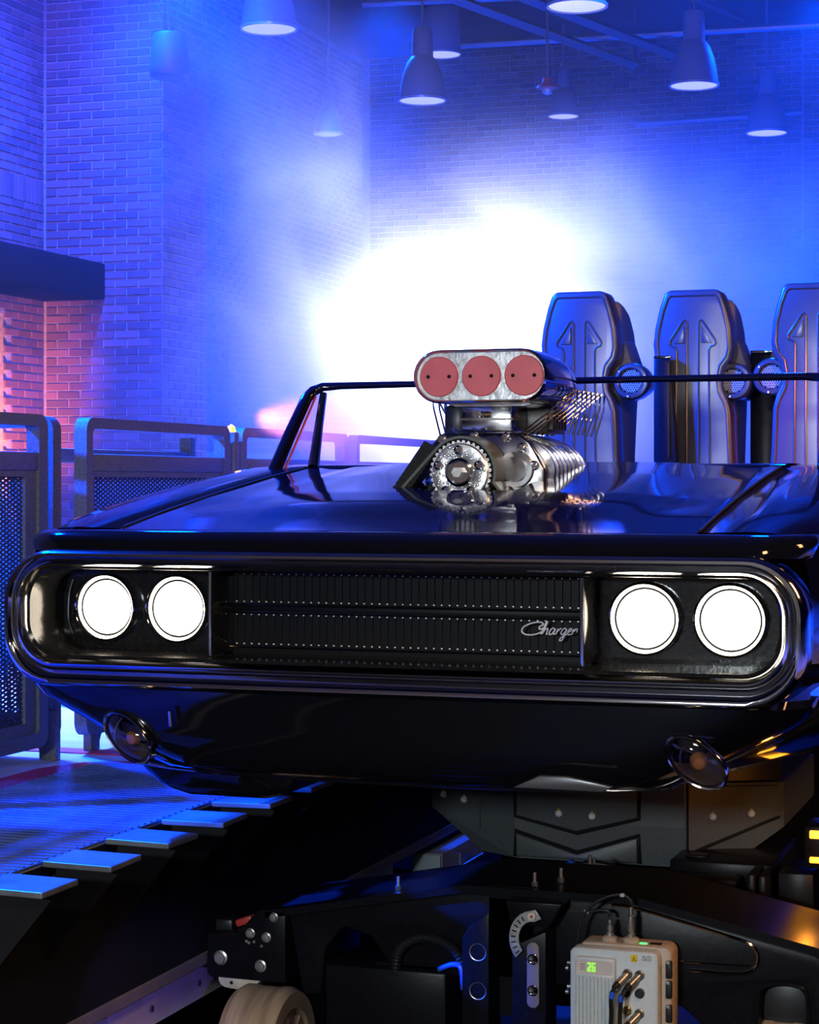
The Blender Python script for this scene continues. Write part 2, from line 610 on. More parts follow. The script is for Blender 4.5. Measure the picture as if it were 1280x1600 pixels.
bm = B(); box(bm, (1.55, 7.5, -0.43), (0.10, 25, 0.86)); struct('wall_trench_right', bm, 'trench')
bm = B(); box(bm, (-1.68, 7.5, -0.46), (0.06, 25, 0.80)); struct('wall_trench_undercut', bm, 'trench')


def brick_mesh(l, h, d=0.012, c=0.004):
    bm = B()
    bmf = [bm.verts.new(p) for p in ((-l / 2 + c, -d, -h / 2 + c), (l / 2 - c, -d, -h / 2 + c), (l / 2 - c, -d, h / 2 - c), (-l / 2 + c, -d, h / 2 - c))]
    bmb = [bm.verts.new(p) for p in ((-l / 2, 0.004, -h / 2), (l / 2, 0.004, -h / 2), (l / 2, 0.004, h / 2), (-l / 2, 0.004, h / 2))]
    bm.faces.new(bmf)
    for i in range(4):
        j = (i + 1) % 4
        bm.faces.new((bmf[i], bmb[i], bmb[j], bmf[j]))
    me = bpy.data.meshes.new('brick')
    bm.to_mesh(me)
    bm.free()
    me.materials.append(M['brick'])
    return me


BR_L, BR_H, PL, PH = 0.196, 0.0575, 0.206, 0.0677
BRICK = brick_mesh(BR_L, BR_H)
HALF = brick_mesh(0.093, BR_H)
SOLDIER = brick_mesh(BR_H, BR_L)


def brickwork(wall, org, rz, L, z0, z1, win, skip=None, soldier=None):
    """running-bond bricks on a wall plane starting at org along its rotated x axis"""
    cells = []
    nz = int((z1 - z0) / PH)
    for r in range(nz):
        z = z0 + (r + 0.5) * PH
        if soldier and soldier[0] < z < soldier[1]:
            continue
        u = 0.0
        first = r % 2
        while u < L - 0.02:
            l = PL / 2 if (first and u == 0) else PL
            if u + l > L + 0.001:
                l = PL / 2
                if u + l > L + 0.03:
                    break
            uc = u + l / 2
            u += l
            if skip and skip(uc, z):
                continue
            cells.append((uc, z, BRICK if l > 0.15 else HALF))
    if soldier:
        zc = (soldier[0] + soldier[1]) / 2
        for k in range(int(L / PH)):
            cells.append(((k + 0.5) * PH, zc, SOLDIER))
    cw, cz = (win[0] + win[1]) / 2, (win[2] + win[3]) / 2

    def key(c):
        ins = win[0] <= c[0] <= win[1] and win[2] <= c[1] <= win[3]
        return (not ins, abs(c[0] - cw) / (win[1] - win[0]) + abs(c[1] - cz) / (win[3] - win[2]))
    cells.sort(key=key)
    rot = Matrix.Rotation(rz, 4, 'Z')
    wo = rootof(wall).location
    rest = B()
    for i, (u, z, me) in enumerate(cells):
        p = Vector(org) + rot @ Vector((u, 0.0015 * math.sin(i * 12.9), 0)) + Vector((0, 0, z))
        if i < 300:
            o = bpy.data.objects.new('brick', me)
            COL.objects.link(o)
            o.parent = wall
            o.location = p - wo
            o.rotation_euler = (0, 0, rz)
        else:
            n0 = len(rest.verts)
            rest.from_mesh(me)
            rest.verts.ensure_lookup_table()
            mt = Matrix.Translation(p) @ rot
            for v in rest.verts[n0:]:
                v.co = mt @ v.co
    if len(rest.verts):
        o = obj('brickwork', rest, 'brick', wall, smooth=0)
        o['kind'] = 'stuff'


# side wall with a doorway, its pilaster, the recessed wall beyond and the back wall
bm = B()
prism(bm, [(-5, -0.8), (6.9, -0.8), (6.9, 2.2), (9.87, 2.2), (9.87, -0.8), (YP + 0.1, -0.8), (YP + 0.1, CEIL), (-5, CEIL)], 'yz', XL - 0.2, XL)
wl = struct('wall_left', bm, 'mortar')
Y0 = YP - 0.008 - 25 * PL
brickwork(wl, (XL, Y0, 0), PI / 2, 25 * PL, 0, CEIL, (25 * PL - 0.85, 25 * PL, 1.0, 4.9), skip=lambda u, z: 6.9 - 0.1 < Y0 + u < 9.87 + 0.05 and z < 2.23, soldier=(3.11, 3.31))
bm = B(); box(bm, ((XL + XP) / 2, YP + 0.42, CEIL / 2), (XP - XL, 0.84, CEIL))
wp = struct('wall_pilaster', bm, 'mortar')
brickwork(wp, (XL + 0.024, YP, 0), 0, XP - XL - 0.015, 0, CEIL, (0, 1.05, 1.2, 5.2))
brickwork_parent = B(); box(brickwork_parent, (XP - 0.05, YP + 0.42, CEIL / 2), (0.11, 0.83, CEIL))
ws = struct('wall_pilaster_side', brickwork_parent, 'mortar')
brickwork(ws, (XP + 0.005, YP - 0.008, 0), PI / 2, 0.82, 0, CEIL, (0, 0.82, 1.2, 5.2))
XR = -7.0
bm = B(); box(bm, (XR - 0.1, (YP + YB) / 2 + 0.4, CEIL / 2), (0.2, YB - YP, CEIL))
wr = struct('wall_left_recess', bm, 'mortar')
brickwork(wr, (XR, 13.0, 0), PI / 2, YB - 13.0, 1.2, CEIL, (0.2, 3.0, 1.6, 4.6))
bm = B(); box(bm, (-1.0, YB + 0.1, CEIL / 2), (13, 0.2, CEIL))
wb = struct('wall_back', bm, 'mortar')
brickwork(wb, (-6.9, YB, 0), 0, 8.5, 2.0, CEIL, (2.6, 5.9, 3.0, 5.2))
bm = B(); box(bm, (-1.35, YB - 0.12, CEIL / 2), (0.7, 0.26, CEIL)); wpr = struct('wall_back_pier', bm, 'mortar')
brickwork(wpr, (-1.69, YB - 0.25, 0), 0, 0.69, 1.6, CEIL, (0, 0.7, 3.0, 5.2))
# dark doorway leaf in the side wall
bm = B(); box(bm, (XL - 0.12, 8.4, 1.1), (0.05, 2.9, 2.2)); struct('door_1', bm, 'darkplastic')

# dark canopy box above the doorway
bm = B(); box(bm, (XL + 0.28, 9.2, 2.49), (0.56, 2.5, 0.29), 0.02)
tag(obj('door_canopy', bm, 'canopy'), 'dark flat canopy box on the brick wall above the doorway', 'canopy')

# ------------------------------------------------------------------ rafters, ducts and pipes under the ceiling
def pipe(name, pts, r, m, label, cat, group=None):
    bm = B(); tube(bm, pts, r, 10)
    return tag(obj(name, bm, m), label, cat, group)


for i, (x0, y0, x1, y1) in enumerate([(-4.6, 14.0, -3.3, 17.4), (-4.0, 14.0, -2.7, 17.4)]):
    t = thing('ceiling_strut', ['left one of two slanted steel struts under the ceiling', 'right one of two slanted steel struts under the ceiling'][i], 'strut', (x0, y0, CEIL - 0.5), 'slanted ceiling struts')
    bm = B(); tube(bm, [(x0, y0, CEIL - 0.45), (x1, y1, CEIL - 0.62)], 0.055, 4); obj('channel', bm, 'duct', t)
    bm = B(); tube(bm, [(x0, y0, CEIL), (x0, y0, CEIL - 0.45)], 0.015, 6); obj('hanger_rod', bm, 'duct', t); bm = B(); tube(bm, [(x1, y1, CEIL), (x1, y1, CEIL - 0.6)], 0.015, 6); obj('hanger_rod', bm, 'duct', t)
pipe('sprinkler_pipe', [(-5.6, 15.2, CEIL - 0.28), (0.5, 16.1, CEIL - 0.28)], 0.035, 'duct', 'thin pipe running under the ceiling nearest the camera', 'pipe', 'pipes under the ceiling')
pipe('sprinkler_pipe', [(-5.6, 16.7, CEIL - 0.42), (0.5, 17.2, CEIL - 0.40)], 0.045, 'duct', 'middle one of the pipes running under the ceiling', 'pipe', 'pipes under the ceiling')
pipe('cable_conduit', [(-3.4, 13.6, CEIL - 0.12), (-2.2, 17.8, CEIL - 0.12)], 0.035, 'duct', 'slanted conduit crossing above the dome lamps', 'conduit')
pipe('wall_pipe', [(-3.6, YB - 0.15, 5.0), (1.0, YB - 0.15, 5.06)], 0.04, 'duct', 'thin pipe running along the top of the back wall', 'pipe', 'pipes under the ceiling')

# dome lamps
def dome_lamp(x, y, z, d, label, long=False):
    t = thing('dome_lamp', label, 'lamp', (x, y, z), 'dome lamps under the ceiling')
    r = d / 2
    bm = B()
    prof = [(r, 0.0), (r * 1.0, 0.04), (r * 0.97, 0.12), (r * 0.86, 0.24), (r * 0.66, 0.35), (r * 0.47, 0.40), (r * 0.45, 0.62), (r * 0.40, 0.66), (0.0, 0.66)]
    if long:
        prof = [(r, 0.0), (r, 0.05), (r * 0.98, 0.4), (r * 0.92, 0.52), (r * 0.3, 0.54), (0, 0.54)]
    rev(bm, [(a, b * d / 0.42) for a, b in prof], (x, y, z), (0, 0, 1), 36)
    obj('shade', bm, 'domelamp', t)
    bm = B(); rev(bm, [(r * 1.0, 0.0), (r * 1.07, 0.0), (r * 1.07, 0.018), (r, 0.018)], (x, y, z - 0.004), (0, 0, 1), 36, True); obj('rim', bm, 'lamprim', t)
    bm = B(); rev(bm, [(0, -0.012), (r * 0.6, -0.008), (r * 0.98, 0.004)], (x, y, z), (0, 0, 1), 36); obj('lens', bm, 'lamplens', t)
    bm = B(); tube(bm, [(x, y, z + 0.5 * d / 0.42), (x, y, CEIL)], 0.012, 8); obj('stem', bm, 'domelamp', t)
    return t


dome_lamp(-4.62, 10.41, 4.39, 0.42, 'dark dome lamp nearest the pendant speaker')
dome_lamp(-5.16, 16.42, 5.42, 0.40, 'straight-sided dome lamp high behind the first dome lamps', True)
dome_lamp(-4.40, 13.50, 4.37, 0.42, 'dome lamp in the smoke below the straight-sided lamp')
dome_lamp(-2.15, 10.32, 4.36, 0.42, 'large dome lamp cut by the top edge above the smoke')
dome_lamp(-1.96, 13.80, 4.41, 0.42, 'narrow-necked dome lamp below the slanted conduit')
dome_lamp(-1.90, 17.53, 4.59, 0.42, 'dome lamp farthest back near the back wall pier')
dome_lamp(-6.09, 15.5, 4.48, 0.29, 'small dome lamp almost lost in the smoke')
dome_lamp(-4.24, 18.0, 4.98, 0.33, 'dim dome lamp beside the red ceiling beacon')

# pendant loudspeaker
t = thing('pendant_speaker', 'dark tapered pendant loudspeaker hanging on two thin wires', 'speaker', (-4.79, 9.0, 3.76))
bm = B()
rev(bm, [(0, 0), (0.135, 0.0), (0.142, 0.02), (0.142, 0.05), (0.12, 0.29), (0.105, 0.31), (0, 0.312)], (-4.79, 9.0, 3.765), (0, 0, 1), 32)
obj('enclosure', bm, 'speakerbox', t)
bm = B(); rev(bm, [(0, -0.004), (0.12, -0.003), (0.128, 0.003)], (-4.79, 9.0, 3.762), (0, 0, 1), 32); obj('grille', bm, 'speakerbox', t)
bm = B()
for s in (-1, 1):
    tube(bm, [(-4.79, 9.0, 4.1), (-4.79 + s * 0.14, 9.0, 4.35), (-4.79 + s * 0.3, 9.0, CEIL)], 0.004, 6)
tube(bm, [(-4.79, 9.0, 4.06), (-4.79, 9.0, 4.12)], 0.012, 8)
tube(bm, [(-4.80, 9.0, 4.1), (-4.82, 9.0, 4.6), (-4.8, 9.0, CEIL)], 0.007, 6)
obj('hanging_wire', bm, 'black', t)

# red beacon hanging from the ceiling
t = thing('ceiling_beacon', 'small red beacon hanging on a thin rod under the ceiling', 'beacon', (-3.09, 13.0, 4.28))
bm = B(); rev(bm, [(0, 0.12), (0.04, 0.12), (0.05, 0.08), (0.09, 0.05), (0.1, 0.03), (0.06, 0.02), (0, 0.02)], (-3.09, 13.0, 4.28), (0, 0, 1), 24); obj('beacon_body', bm, 'redplastic', t)
bm = B(); rev(bm, [(0, -0.03), (0.04, -0.015), (0.05, 0.02), (0, 0.025)], (-3.09, 13.0, 4.28), (0, 0, 1), 24); obj('lens', bm, 'lamprim', t)
bm = B(); tube(bm, [(-3.09, 13.0, 4.4), (-3.09, 13.0, CEIL)], 0.012, 8); obj('rod', bm, 'duct', t)

# flood light in the smoke, on a stand
t = thing('flood_light', 'large white floodlight blazing inside the smoke behind the car', 'floodlight', (-3.75, 12.5, 0))
bm = B(); box(bm, (-3.75, 12.42, 2.0), (1.1, 0.22, 0.9), 0.03); obj('housing', bm, 'darkplastic', t)
bm = B(); box(bm, (-3.75, 12.30, 2.0), (1.0, 0.02, 0.8), 0.006); obj('lens', bm, 'floodlens', t)
bm = B(); tube(bm, [(-3.75, 12.5, 0.02), (-3.75, 12.5, 1.6)], 0.03, 12); obj('stand', bm, 'darkplastic', t)
for k in range(3):
    bm = B(); a = k * 2 * PI / 3; tube(bm, [(-3.75, 12.5, 0.4), (-3.75 + 0.5 * math.cos(a), 12.5 + 0.5 * math.sin(a), 0.012)], 0.015, 8); obj('leg', bm, 'darkplastic', t)

# ------------------------------------------------------------------ railing panels
def railing(x0, y0, ang, L, label, lower=True, foot=(0.12, -0.12)):
    """perforated railing panel: local u along its length, z up, thickness 0.045"""
    t = thing('platform_railing', label, 'railing', (x0, y0, 0), 'perforated railing panels on the platform')
    ca, sa = math.cos(ang), math.sin(ang)

    def T(bm):
        for v in bm.verts:
            u, d, z = v.co
            v.co = (x0 + ca * u - sa * d, y0 + sa * u + ca * d, z)
        return bm
    th = 0.0225
    bm = B()

    def ring(o, i, d=th):
        rings = []
        for (poly, dd, ins) in ((o, -d, .0), (o, d, 0), (i, d, 0), (i, -d, 0)):
            rings.append([(p[0], dd, p[1]) for p in poly])
        rings.append(rings[0])
        loft(bm, rings, True)
    out = rrect(0, L, 0.06, 1.10, 0.045)
    ring(out, rrect(0.045, L - 0.055, 0.105, 1.064, 0.02))
    box(bm, (L / 2, 0, 0.953), (L - 0.08, 0.04, 0.058), 0.006)
    obj('frame', T(bm), 'fence', t)
    bm = B()
    ring(rrect(0.04, L - 0.05, 0.10, 0.935, 0.012), rrect(0.075, L - 0.12, 0.14, 0.905, 0.01), 0.012)
    obj('inner_frame', T(bm), 'fence', t)
    bm = B()
    u0, u1, z0, z1 = 0.07, L - 0.115, 0.135, 0.91
    pz, sl, hw = 0.0145, 0.40, 0.0030
    for sgn in (1, -1):
        c = z0 - sl * (u1 - u0)
        while c < z1 + sl * (u1 - u0):
            # line z = c + sgn*sl*(u-u0)
            ua = max(u0, u0 + ((z0 if sgn > 0 else z1) - c) / (sgn * sl))
            ub = min(u1, u0 + ((z1 if sgn > 0 else z0) - c) / (sgn * sl))
            if ub > ua + 0.004:
                za, zb = c + sgn * sl * (ua - u0), c + sgn * sl * (ub - u0)
                vs_ = [bm.verts.new((uu, dd, zz)) for uu, zz, dd in ((ua, za - hw, -0.0015 * sgn), (ub, zb - hw, -0.0015 * sgn), (ub, zb + hw, 0.0015 * sgn), (ua, za + hw, 0.0015 * sgn))]
                vb = [bm.verts.new((uu, dd, zz)) for uu, zz, dd in ((ua, za - hw, 0.0005), (ub, zb - hw, 0.0005), (ub, zb + hw, 0.0035), (ua, za + hw, 0.0035))]
                for q in ((0, 1, 2, 3),):
                    bm.faces.new([vs_[i] for i in q]); bm.faces.new([vb[i] for i in q[::-1]])
                for i in range(4):
                    j = (i + 1) % 4
                    bm.faces.new((vs_[i], vb[i], vb[j], vs_[j]))
            c += pz
    o = obj('mesh_infill', T(bm), 'fencemesh', t, smooth=0)
    o['kind'] = 'stuff'
    for f in foot:
        u = f if f >= 0 else L + f
        bm = B(); prism(bm, [(u - 0.045, 0.16), (u - 0.045, 0.0), (u + 0.02, 0.0), (u + 0.02, 0.03), (u + 0.05, 0.08), (u + 0.05, 0.16)], 'xz', 0.0, 0.03, 0.004)
        bm2 = T(bm)
        obj('leg', bm2, 'fence', t)
    return t


railing(-1.69, 0.42, PI / 2 - 0.02, 1.10, 'grey railing panel nearest the camera, left of the gap', foot=(0.12,))
railing(-1.68, 1.64, PI - 0.12, 1.10, 'grey railing panel turned away end-on at the gap', foot=(0.03,))
railing(-1.66, 1.76, PI / 2 + 0.005, 1.17, 'grey railing panel between the gap and the amber lamp', foot=(0.12, -0.12))
railing(-1.665, 3.04, PI / 2, 1.17, 'grey railing panel just left of the windscreen post')
railing(-1.67, 4.32, PI / 2 + 0.03, 1.9, 'railing panel seen through the windscreen frame')
t = thing('railing_post', 'thin dark post with a small amber lamp between railing panels', 'post', (-1.665, 2.985, 0))
bm = B(); box(bm, (-1.665, 2.985, 0.54), (0.05, 0.045, 1.08), 0.006); obj('shaft', bm, 'fence', t)
bm = B(); rev(bm, [(0, 0.03), (0.014, 0.02), (0.018, 0), (0, 0)], (-1.665, 2.985, 1.081), (0, 0, 1), 16); obj('amber_lamp', bm, 'amberled', t)
# inner guard railing post further along, with a second rail line
t = thing('inner_guard_rail', 'plain square guard rail standing behind the second railing panel', 'guard rail', (-2.6, 3.2, 0))
bm = B(); box(bm, (-2.6, 3.2, 0.55), (0.06, 0.06, 1.1), 0.006); obj('post', bm, 'fence', t)
bm = B(); box(bm, (-2.6, 4.6, 0.55), (0.06, 0.06, 1.1), 0.006); obj('post', bm, 'fence', t)
bm = B(); box(bm, (-2.6, 3.9, 1.0), (0.05, 1.34, 0.06), 0.006); obj('rail', bm, 'fence', t)

# ------------------------------------------------------------------ rails down in the trench
t = thing('track_rail', 'pale square steel rail nearest the camera in the trench', 'rail', (-0.96, 1.6, -0.83), 'pale rails in the trench')
bm = B(); box(bm, (-0.965, 1.62, -0.525), (0.10, 2.2, 0.09), 0.006); obj('beam', bm, 'palesteel', t)
bm = B(); box(bm, (-0.965, 0.515, -0.525), (0.085, 0.012, 0.075), 0.003); obj('end_cap', bm, 'cream', t)
for y in (0.7, 1.6, 2.5):
    bm = B(); box(bm, (-0.965, y, -0.70), (0.06, 0.06, 0.27)); obj('support', bm, 'trench', t)
for y in (0.75, 1.05, 1.35):
    bm = B(); cyl(bm, (-0.918, y, -0.52), (-0.908, y, -0.52), 0.009, n=10); obj('bolt', bm, 'steel', t)
t = thing('track_rail', 'pale round-bottomed rail farther along the trench under the cover', 'rail', (-0.85, 3.9, -0.83), 'pale rails in the trench')
poly = [(-0.91, -0.475), (-0.91, -0.545)] + [(-0.855 + 0.055 * math.cos(R(180 + 15 * k)), -0.545 + 0.05 * math.sin(R(180 + 15 * k))) for k in range(1, 12)] + [(-0.80, -0.545), (-0.80, -0.475)]
bm = B(); prism(bm, poly, 'xz', 2.93, 5.2); obj('beam', bm, 'palesteel', t)
bm = B(); prism(bm, [((p[0] + 0.855) * 0.97 - 0.855, (p[1] + 0.53) * 0.97 - 0.53) for p in poly], 'xz', 2.915, 2.929); obj('end_cap', bm, 'endcap', t)
for y in (3.3, 4.6):
    bm = B(); box(bm, (-0.855, y, -0.71), (0.06, 0.06, 0.25)); obj('support', bm, 'trench', t)
bm = B(); tube(bm, [(-0.798, 3.1, -0.50), (-0.785, 3.1, -0.50), (-0.785, 3.1, -0.55), (-0.785, 3.4, -0.55)], 0.004, 6); obj('clip', bm, 'steel', t)
# ------------------------------------------------------------------ the car
car = thing('muscle_car', 'glossy black open muscle car with lit twin headlamps and supercharger through the hood', 'car', (0, 1.8, 0.10))


def zc(y):
    return interp(y, [0.10, 0.3, 0.6, 1.0, 1.3, 1.55, 2.2, 4.0], [0.777, 0.808, 0.850, 0.898, 0.930, 0.938, 0.94, 0.95])


def hoodz(x, y):
    z = zc(y) + 0.006 * (1 - (x / 0.68) ** 2) * sm((y - 0.1) / 0.3)
    z += 0.008 * sm((0.52 - abs(x)) / 0.16) * sm((y - 0.22) / 0.25)      # raised power bulge
    z -= 0.004 * sm((abs(x) - 0.52) / 0.05) * sm((0.66 - abs(x)) / 0.05) * sm((y - 0.3) / 0.2)
    return z


HX0, HX1, HY0, HY1 = -0.13, 0.13, 0.63, 1.02
bm = B()
xs = sorted(set([round(-0.68 + 1.36 * i / 56, 4) for i in range(57)] + [HX0, HX1]))
ys = sorted(set([round(0.105 + 1.195 * i / 40, 4) for i in range(41)] + [HY0, HY1]))
gv = {}
for i, x in enumerate(xs):
    for j, y in enumerate(ys):
        gv[i, j] = bm.verts.new((x, y, hoodz(x, y)))
for i in range(len(xs) - 1):
    for j in range(len(ys) - 1):
        cx, cy = (xs[i] + xs[i + 1]) / 2, (ys[j] + ys[j + 1]) / 2
        if HX0 < cx < HX1 and HY0 < cy < HY1:
            continue
        bm.faces.new((gv[i, j], gv[i + 1, j], gv[i + 1, j + 1], gv[i, j + 1]))
# rolled-down rim of the hood and of the engine opening
be = [e for e in bm.edges if len(e.link_faces) == 1]
r_ = bmesh.ops.extrude_edge_only(bm, edges=be)
for v in [g for g in r_['geom'] if isinstance(g, bmesh.types.BMVert)]:
    v.co.z -= 0.02
hood = obj('hood', bm, 'paint', car, 50)
bm = B()
zt = 0.70
t4 = [(HX0, HY0), (HX1, HY0), (HX1, HY1), (HX0, HY1)]
loft(bm, [[(x, y, hoodz(x, y) - 0.015) for x, y in t4], [(x, y, zt) for x, y in t4]], True, False, True)
obj('engine_tray', bm, 'paint', car, 0)


def planform(W, yF, r, yb, z, bow=0.0, Wb=None):
    Wb = Wb or W
    pts = [(-Wb, yb), (-(W + Wb) / 2, (yb + yF + r) / 2)]
    for k in range(9):
        a = R(180 + 90 * k / 8)
        pts.append((-W + r + r * math.cos(a), yF + r + r * math.sin(a)))
    for k in range(1, 16):
        pts.append((lerp(-W + r, W - r, k / 16), yF))
    for k in range(9):
        a = R(270 + 90 * k / 8)
        pts.append((W - r + r * math.cos(a), yF + r + r * math.sin(a)))
    pts += [((W + Wb) / 2, (yb + yF + r) / 2), (Wb, yb)]
    return [(x, y - bow * max(0, 1 - (x / W) ** 2), z) for x, y in pts]


bm = B()
loft(bm, [planform(w, f, 0.13, 0.26, z, 0.012) for z, w, f in ((0.722, 0.905, 0.05), (0.728, 0.916, 0.03), (0.745, 0.922, 0.034), (0.760, 0.925, 0.048), (0.770, 0.923, 0.066), (0.776, 0.918, 0.088), (0.777, 0.90, 0.112))], False)
obj('header_panel', bm, 'paint', car, 60)
for s, nm in ((-1, 'fender'), (1, 'fender')):
    bm = B()
    rings = []
    for k in range(46):
        y = lerp(0.115, 3.95, (k / 45) ** 1.25)
        z0 = zc(y)
        k1 = 1 - 0.035 * sm((0.34 - y) / 0.24) - 0.03 * sm((y - 0.9) / 0.9) * sm((3.2 - y) / 0.8)
        zl = lerp(0.44, 0.17, sm((y - 1.2) / 0.22))  # lower edge dropped here to keep warm light off the turret cover
        zm = z0 - 0.105
        sec = [(0.685, z0 - 0.03), (0.685, z0 - 0.004), (0.690, z0), (0.80, z0 + 0.003), (0.872 * k1, z0), (0.906 * k1, z0 - 0.010), (0.930 * k1, z0 - 0.032), (0.943 * k1, z0 - 0.065), (0.950 * k1, zm), (0.953 * k1, lerp(zm, zl, 0.4)), (0.946 * k1, lerp(zm, zl, 0.72)), (0.92 * k1, lerp(zm, zl, 0.95)), (0.88 * k1, zl)]
        rings.append([(s * x, y, z) for x, z in sec])
    loft(bm, rings, False)
    obj(nm, bm, 'paint', car, 50)
    bm = B(); tube(bm, smoothpts([(s * 0.6825, y, zc(y) + 0.001) for y in (0.13, 0.4, 0.7, 1.0, 1.3)], 4), 0.0035, 6); obj('hood_seam', bm, 'hole', car)
# front valance
bm = B()
lev = [(0.430, 0.925, 0.05, 0.14), (0.415, 0.925, 0.03, 0.14), (0.39, 0.91, 0.034, 0.16), (0.365, 0.885, 0.04, 0.19), (0.33, 0.82, 0.046, 0.2), (0.30, 0.765, 0.052, 0.2), (0.268, 0.705, 0.062, 0.2), (0.24, 0.652, 0.08, 0.18), (0.222, 0.62, 0.11, 0.16), (0.214, 0.605, 0.15, 0.14), (0.212, 0.59, 0.25, 0.1)]
loft(bm, [planform(w, f, r, 1.0, z, 0.03, min(0.925, max(w, interp(z, [0.21, 0.24, 0.30], [0.80, 0.89, 0.925])))) for z, w, f, r in lev], False)
obj('front_valance', bm, 'paint', car, 60)
bm = B(); prism(bm, [(-0.60, 0.25), (0.60, 0.25), (0.60, 3.9), (-0.60, 3.9)], 'xy', 0.21, 0.23); obj('belly_pan', bm, 'darkplastic', car)
bm = B(); prism(bm, [(-0.83, 0.30), (-0.83, 0.22), (-0.80, 0.165), (-0.745, 0.122), (-0.67, 0.103), (-0.47, 0.103), (-0.41, 0.115), (-0.372, 0.145), (-0.36, 0.19), (-0.36, 0.30)], 'xz', 0.46, 1.3, 0.025, 3)
obj('belly_fairing', bm, 'paint', car, 40)
bm = B(); tube(bm, smoothpts([(-0.66, 0.155, 0.232), (-0.60, 0.115, 0.229), (-0.45, 0.075, 0.226), (-0.2, 0.06, 0.222), (0.2, 0.06, 0.221), (0.45, 0.078, 0.224), (0.6, 0.115, 0.229)], 5), 0.004, 6); obj('valance_lip', bm, 'bumper', car)
# small tow loops and fin on the valance
bm = B(); tube(bm, [(-0.50, 0.005, 0.335), (-0.50, 0.0, 0.37)], 0.005, 8); obj('valance_stud', bm, 'trimchrome', car)
bm = B(); prism(bm, [(0.30, 0.233), (0.36, 0.262), (0.42, 0.262), (0.52, 0.245), (0.50, 0.233)], 'xz', 0.012, 0.03, 0.003); obj('lower_grille', bm, 'grillebar', car)


def loop_ring(W, z0, z1, r, y):
    out = []
    for x, z in rrect(-W, W, z0, z1, r, 10):
        out.append((x, y - 0.012 * (1 - (x / 0.93) ** 2), z))
    # add points on long edges for the bow
    res = []
    for a, b in zip(out, out[1:] + out[:1]):
        res.append(a)
        if abs(a[0] - b[0]) > 0.5:
            for k in range(1, 12):
                x = lerp(a[0], b[0], k / 12)
                res.append((x, y - 0.012 * (1 - (x / 0.93) ** 2), lerp(a[2], b[2], k / 12)))
    return res


bm = B()
loft(bm, [loop_ring(*q) for q in ((0.920, 0.418, 0.728, 0.12, 0.16), (0.927, 0.415, 0.733, 0.125, 0.06), (0.927, 0.415, 0.733, 0.125, 0.02), (0.924, 0.419, 0.730, 0.12, -0.002), (0.916, 0.427, 0.724, 0.115, -0.012), (0.908, 0.437, 0.718, 0.11, -0.012), (0.901, 0.447, 0.713, 0.105, -0.002), (0.897, 0.454, 0.709, 0.10, 0.008))], True)
bumper = obj('loop_bumper', bm, 'bumper', car, 50)
bm = B()
loft(bm, [loop_ring(*q) for q in ((0.897, 0.454, 0.709, 0.10, 0.008), (0.895, 0.459, 0.706, 0.098, 0.002), (0.890, 0.464, 0.703, 0.095, -0.006), (0.884, 0.470, 0.700, 0.09, -0.007), (0.878, 0.477, 0.696, 0.085, 0.002), (0.874, 0.482, 0.693, 0.082, 0.016))], True)
obj('inner_trim', bm, 'trimchrome', bumper, 50)
bm = B()
loft(bm, [loop_ring(*q) for q in ((0.874, 0.482, 0.693, 0.082, 0.016), (0.868, 0.489, 0.688, 0.078, 0.02), (0.866, 0.490, 0.686, 0.076, 0.05), (0.864, 0.492, 0.684, 0.075, 0.20))], True)
obj('grille_surround', bm, 'bucket', car, 50)
for s in (-1, 1):
    bm = B(); prism(bm, [(p[0] * 1.0, p[1]) for p in rrect(0.43, 0.868, 0.487, 0.689, 0.04)] if s > 0 else [(-p[0], p[1]) for p in rrect(0.43, 0.868, 0.487, 0.689, 0.04)][::-1], 'xz', 0.176, 0.19)
    pod = obj('headlamp_panel', bm, 'bucket', car)
    dvx = -0.424 if s < 0 else 0.444
    bm = B(); box(bm, (dvx, 0.112, 0.588), (0.010, 0.12, 0.188), 0.003); obj('pod_divider', bm, 'bucket', pod)
    bm = B(); tube(bm, [(dvx, 0.052, 0.493), (dvx, 0.050, 0.588), (dvx, 0.052, 0.683)], 0.0042, 8); obj('divider_trim', bm, 'trimchrome', pod)
    for x in (0.557, 0.743):
        c = (s * x, 0.176, 0.591)
        bm = B(); rev(bm, [(0.0655, 0.010), (0.067, 0.014), (0.074, 0.029), (0.0765, 0.031), (0.079, 0.029), (0.081, 0.022), (0.081, 0.0)], c, (0, -1, 0), 40)
        lamp = obj('headlamp', bm, 'chrome', car)
        bm = B(); rev(bm, [(0, 0.026), (0.025, 0.0245), (0.045, 0.021), (0.058, 0.016), (0.0635, 0.011)], c, (0, -1, 0), 40); obj('lens', bm, 'lens', lamp)
        light('headlamp_beam', 'SPOT', (c[0], 0.135, c[2]), (c[0], -9, 0.5), 160, (1.0, 0.80, 0.55), 0.04, spot=80, blend=0.8)
        bm = B(); rev(bm, [(0.0632, 0.009), (0.0635, 0.0135), (0.0655, 0.0135), (0.0658, 0.009)], c, (0, -1, 0), 40, True); obj('retaining_ring', bm, 'grillebar', lamp)
# side marker inside the loop corner, a curved trim line on each pod
for s in (-1, 1):
    bm = B(); tube(bm, smoothpts([(s * 0.838, 0.172, 0.655), (s * 0.846, 0.168, 0.62), (s * 0.848, 0.168, 0.56), (s * 0.838, 0.172, 0.525)], 5), 0.003, 6); obj('pod_edge_trim', bm, 'trimchrome', car)
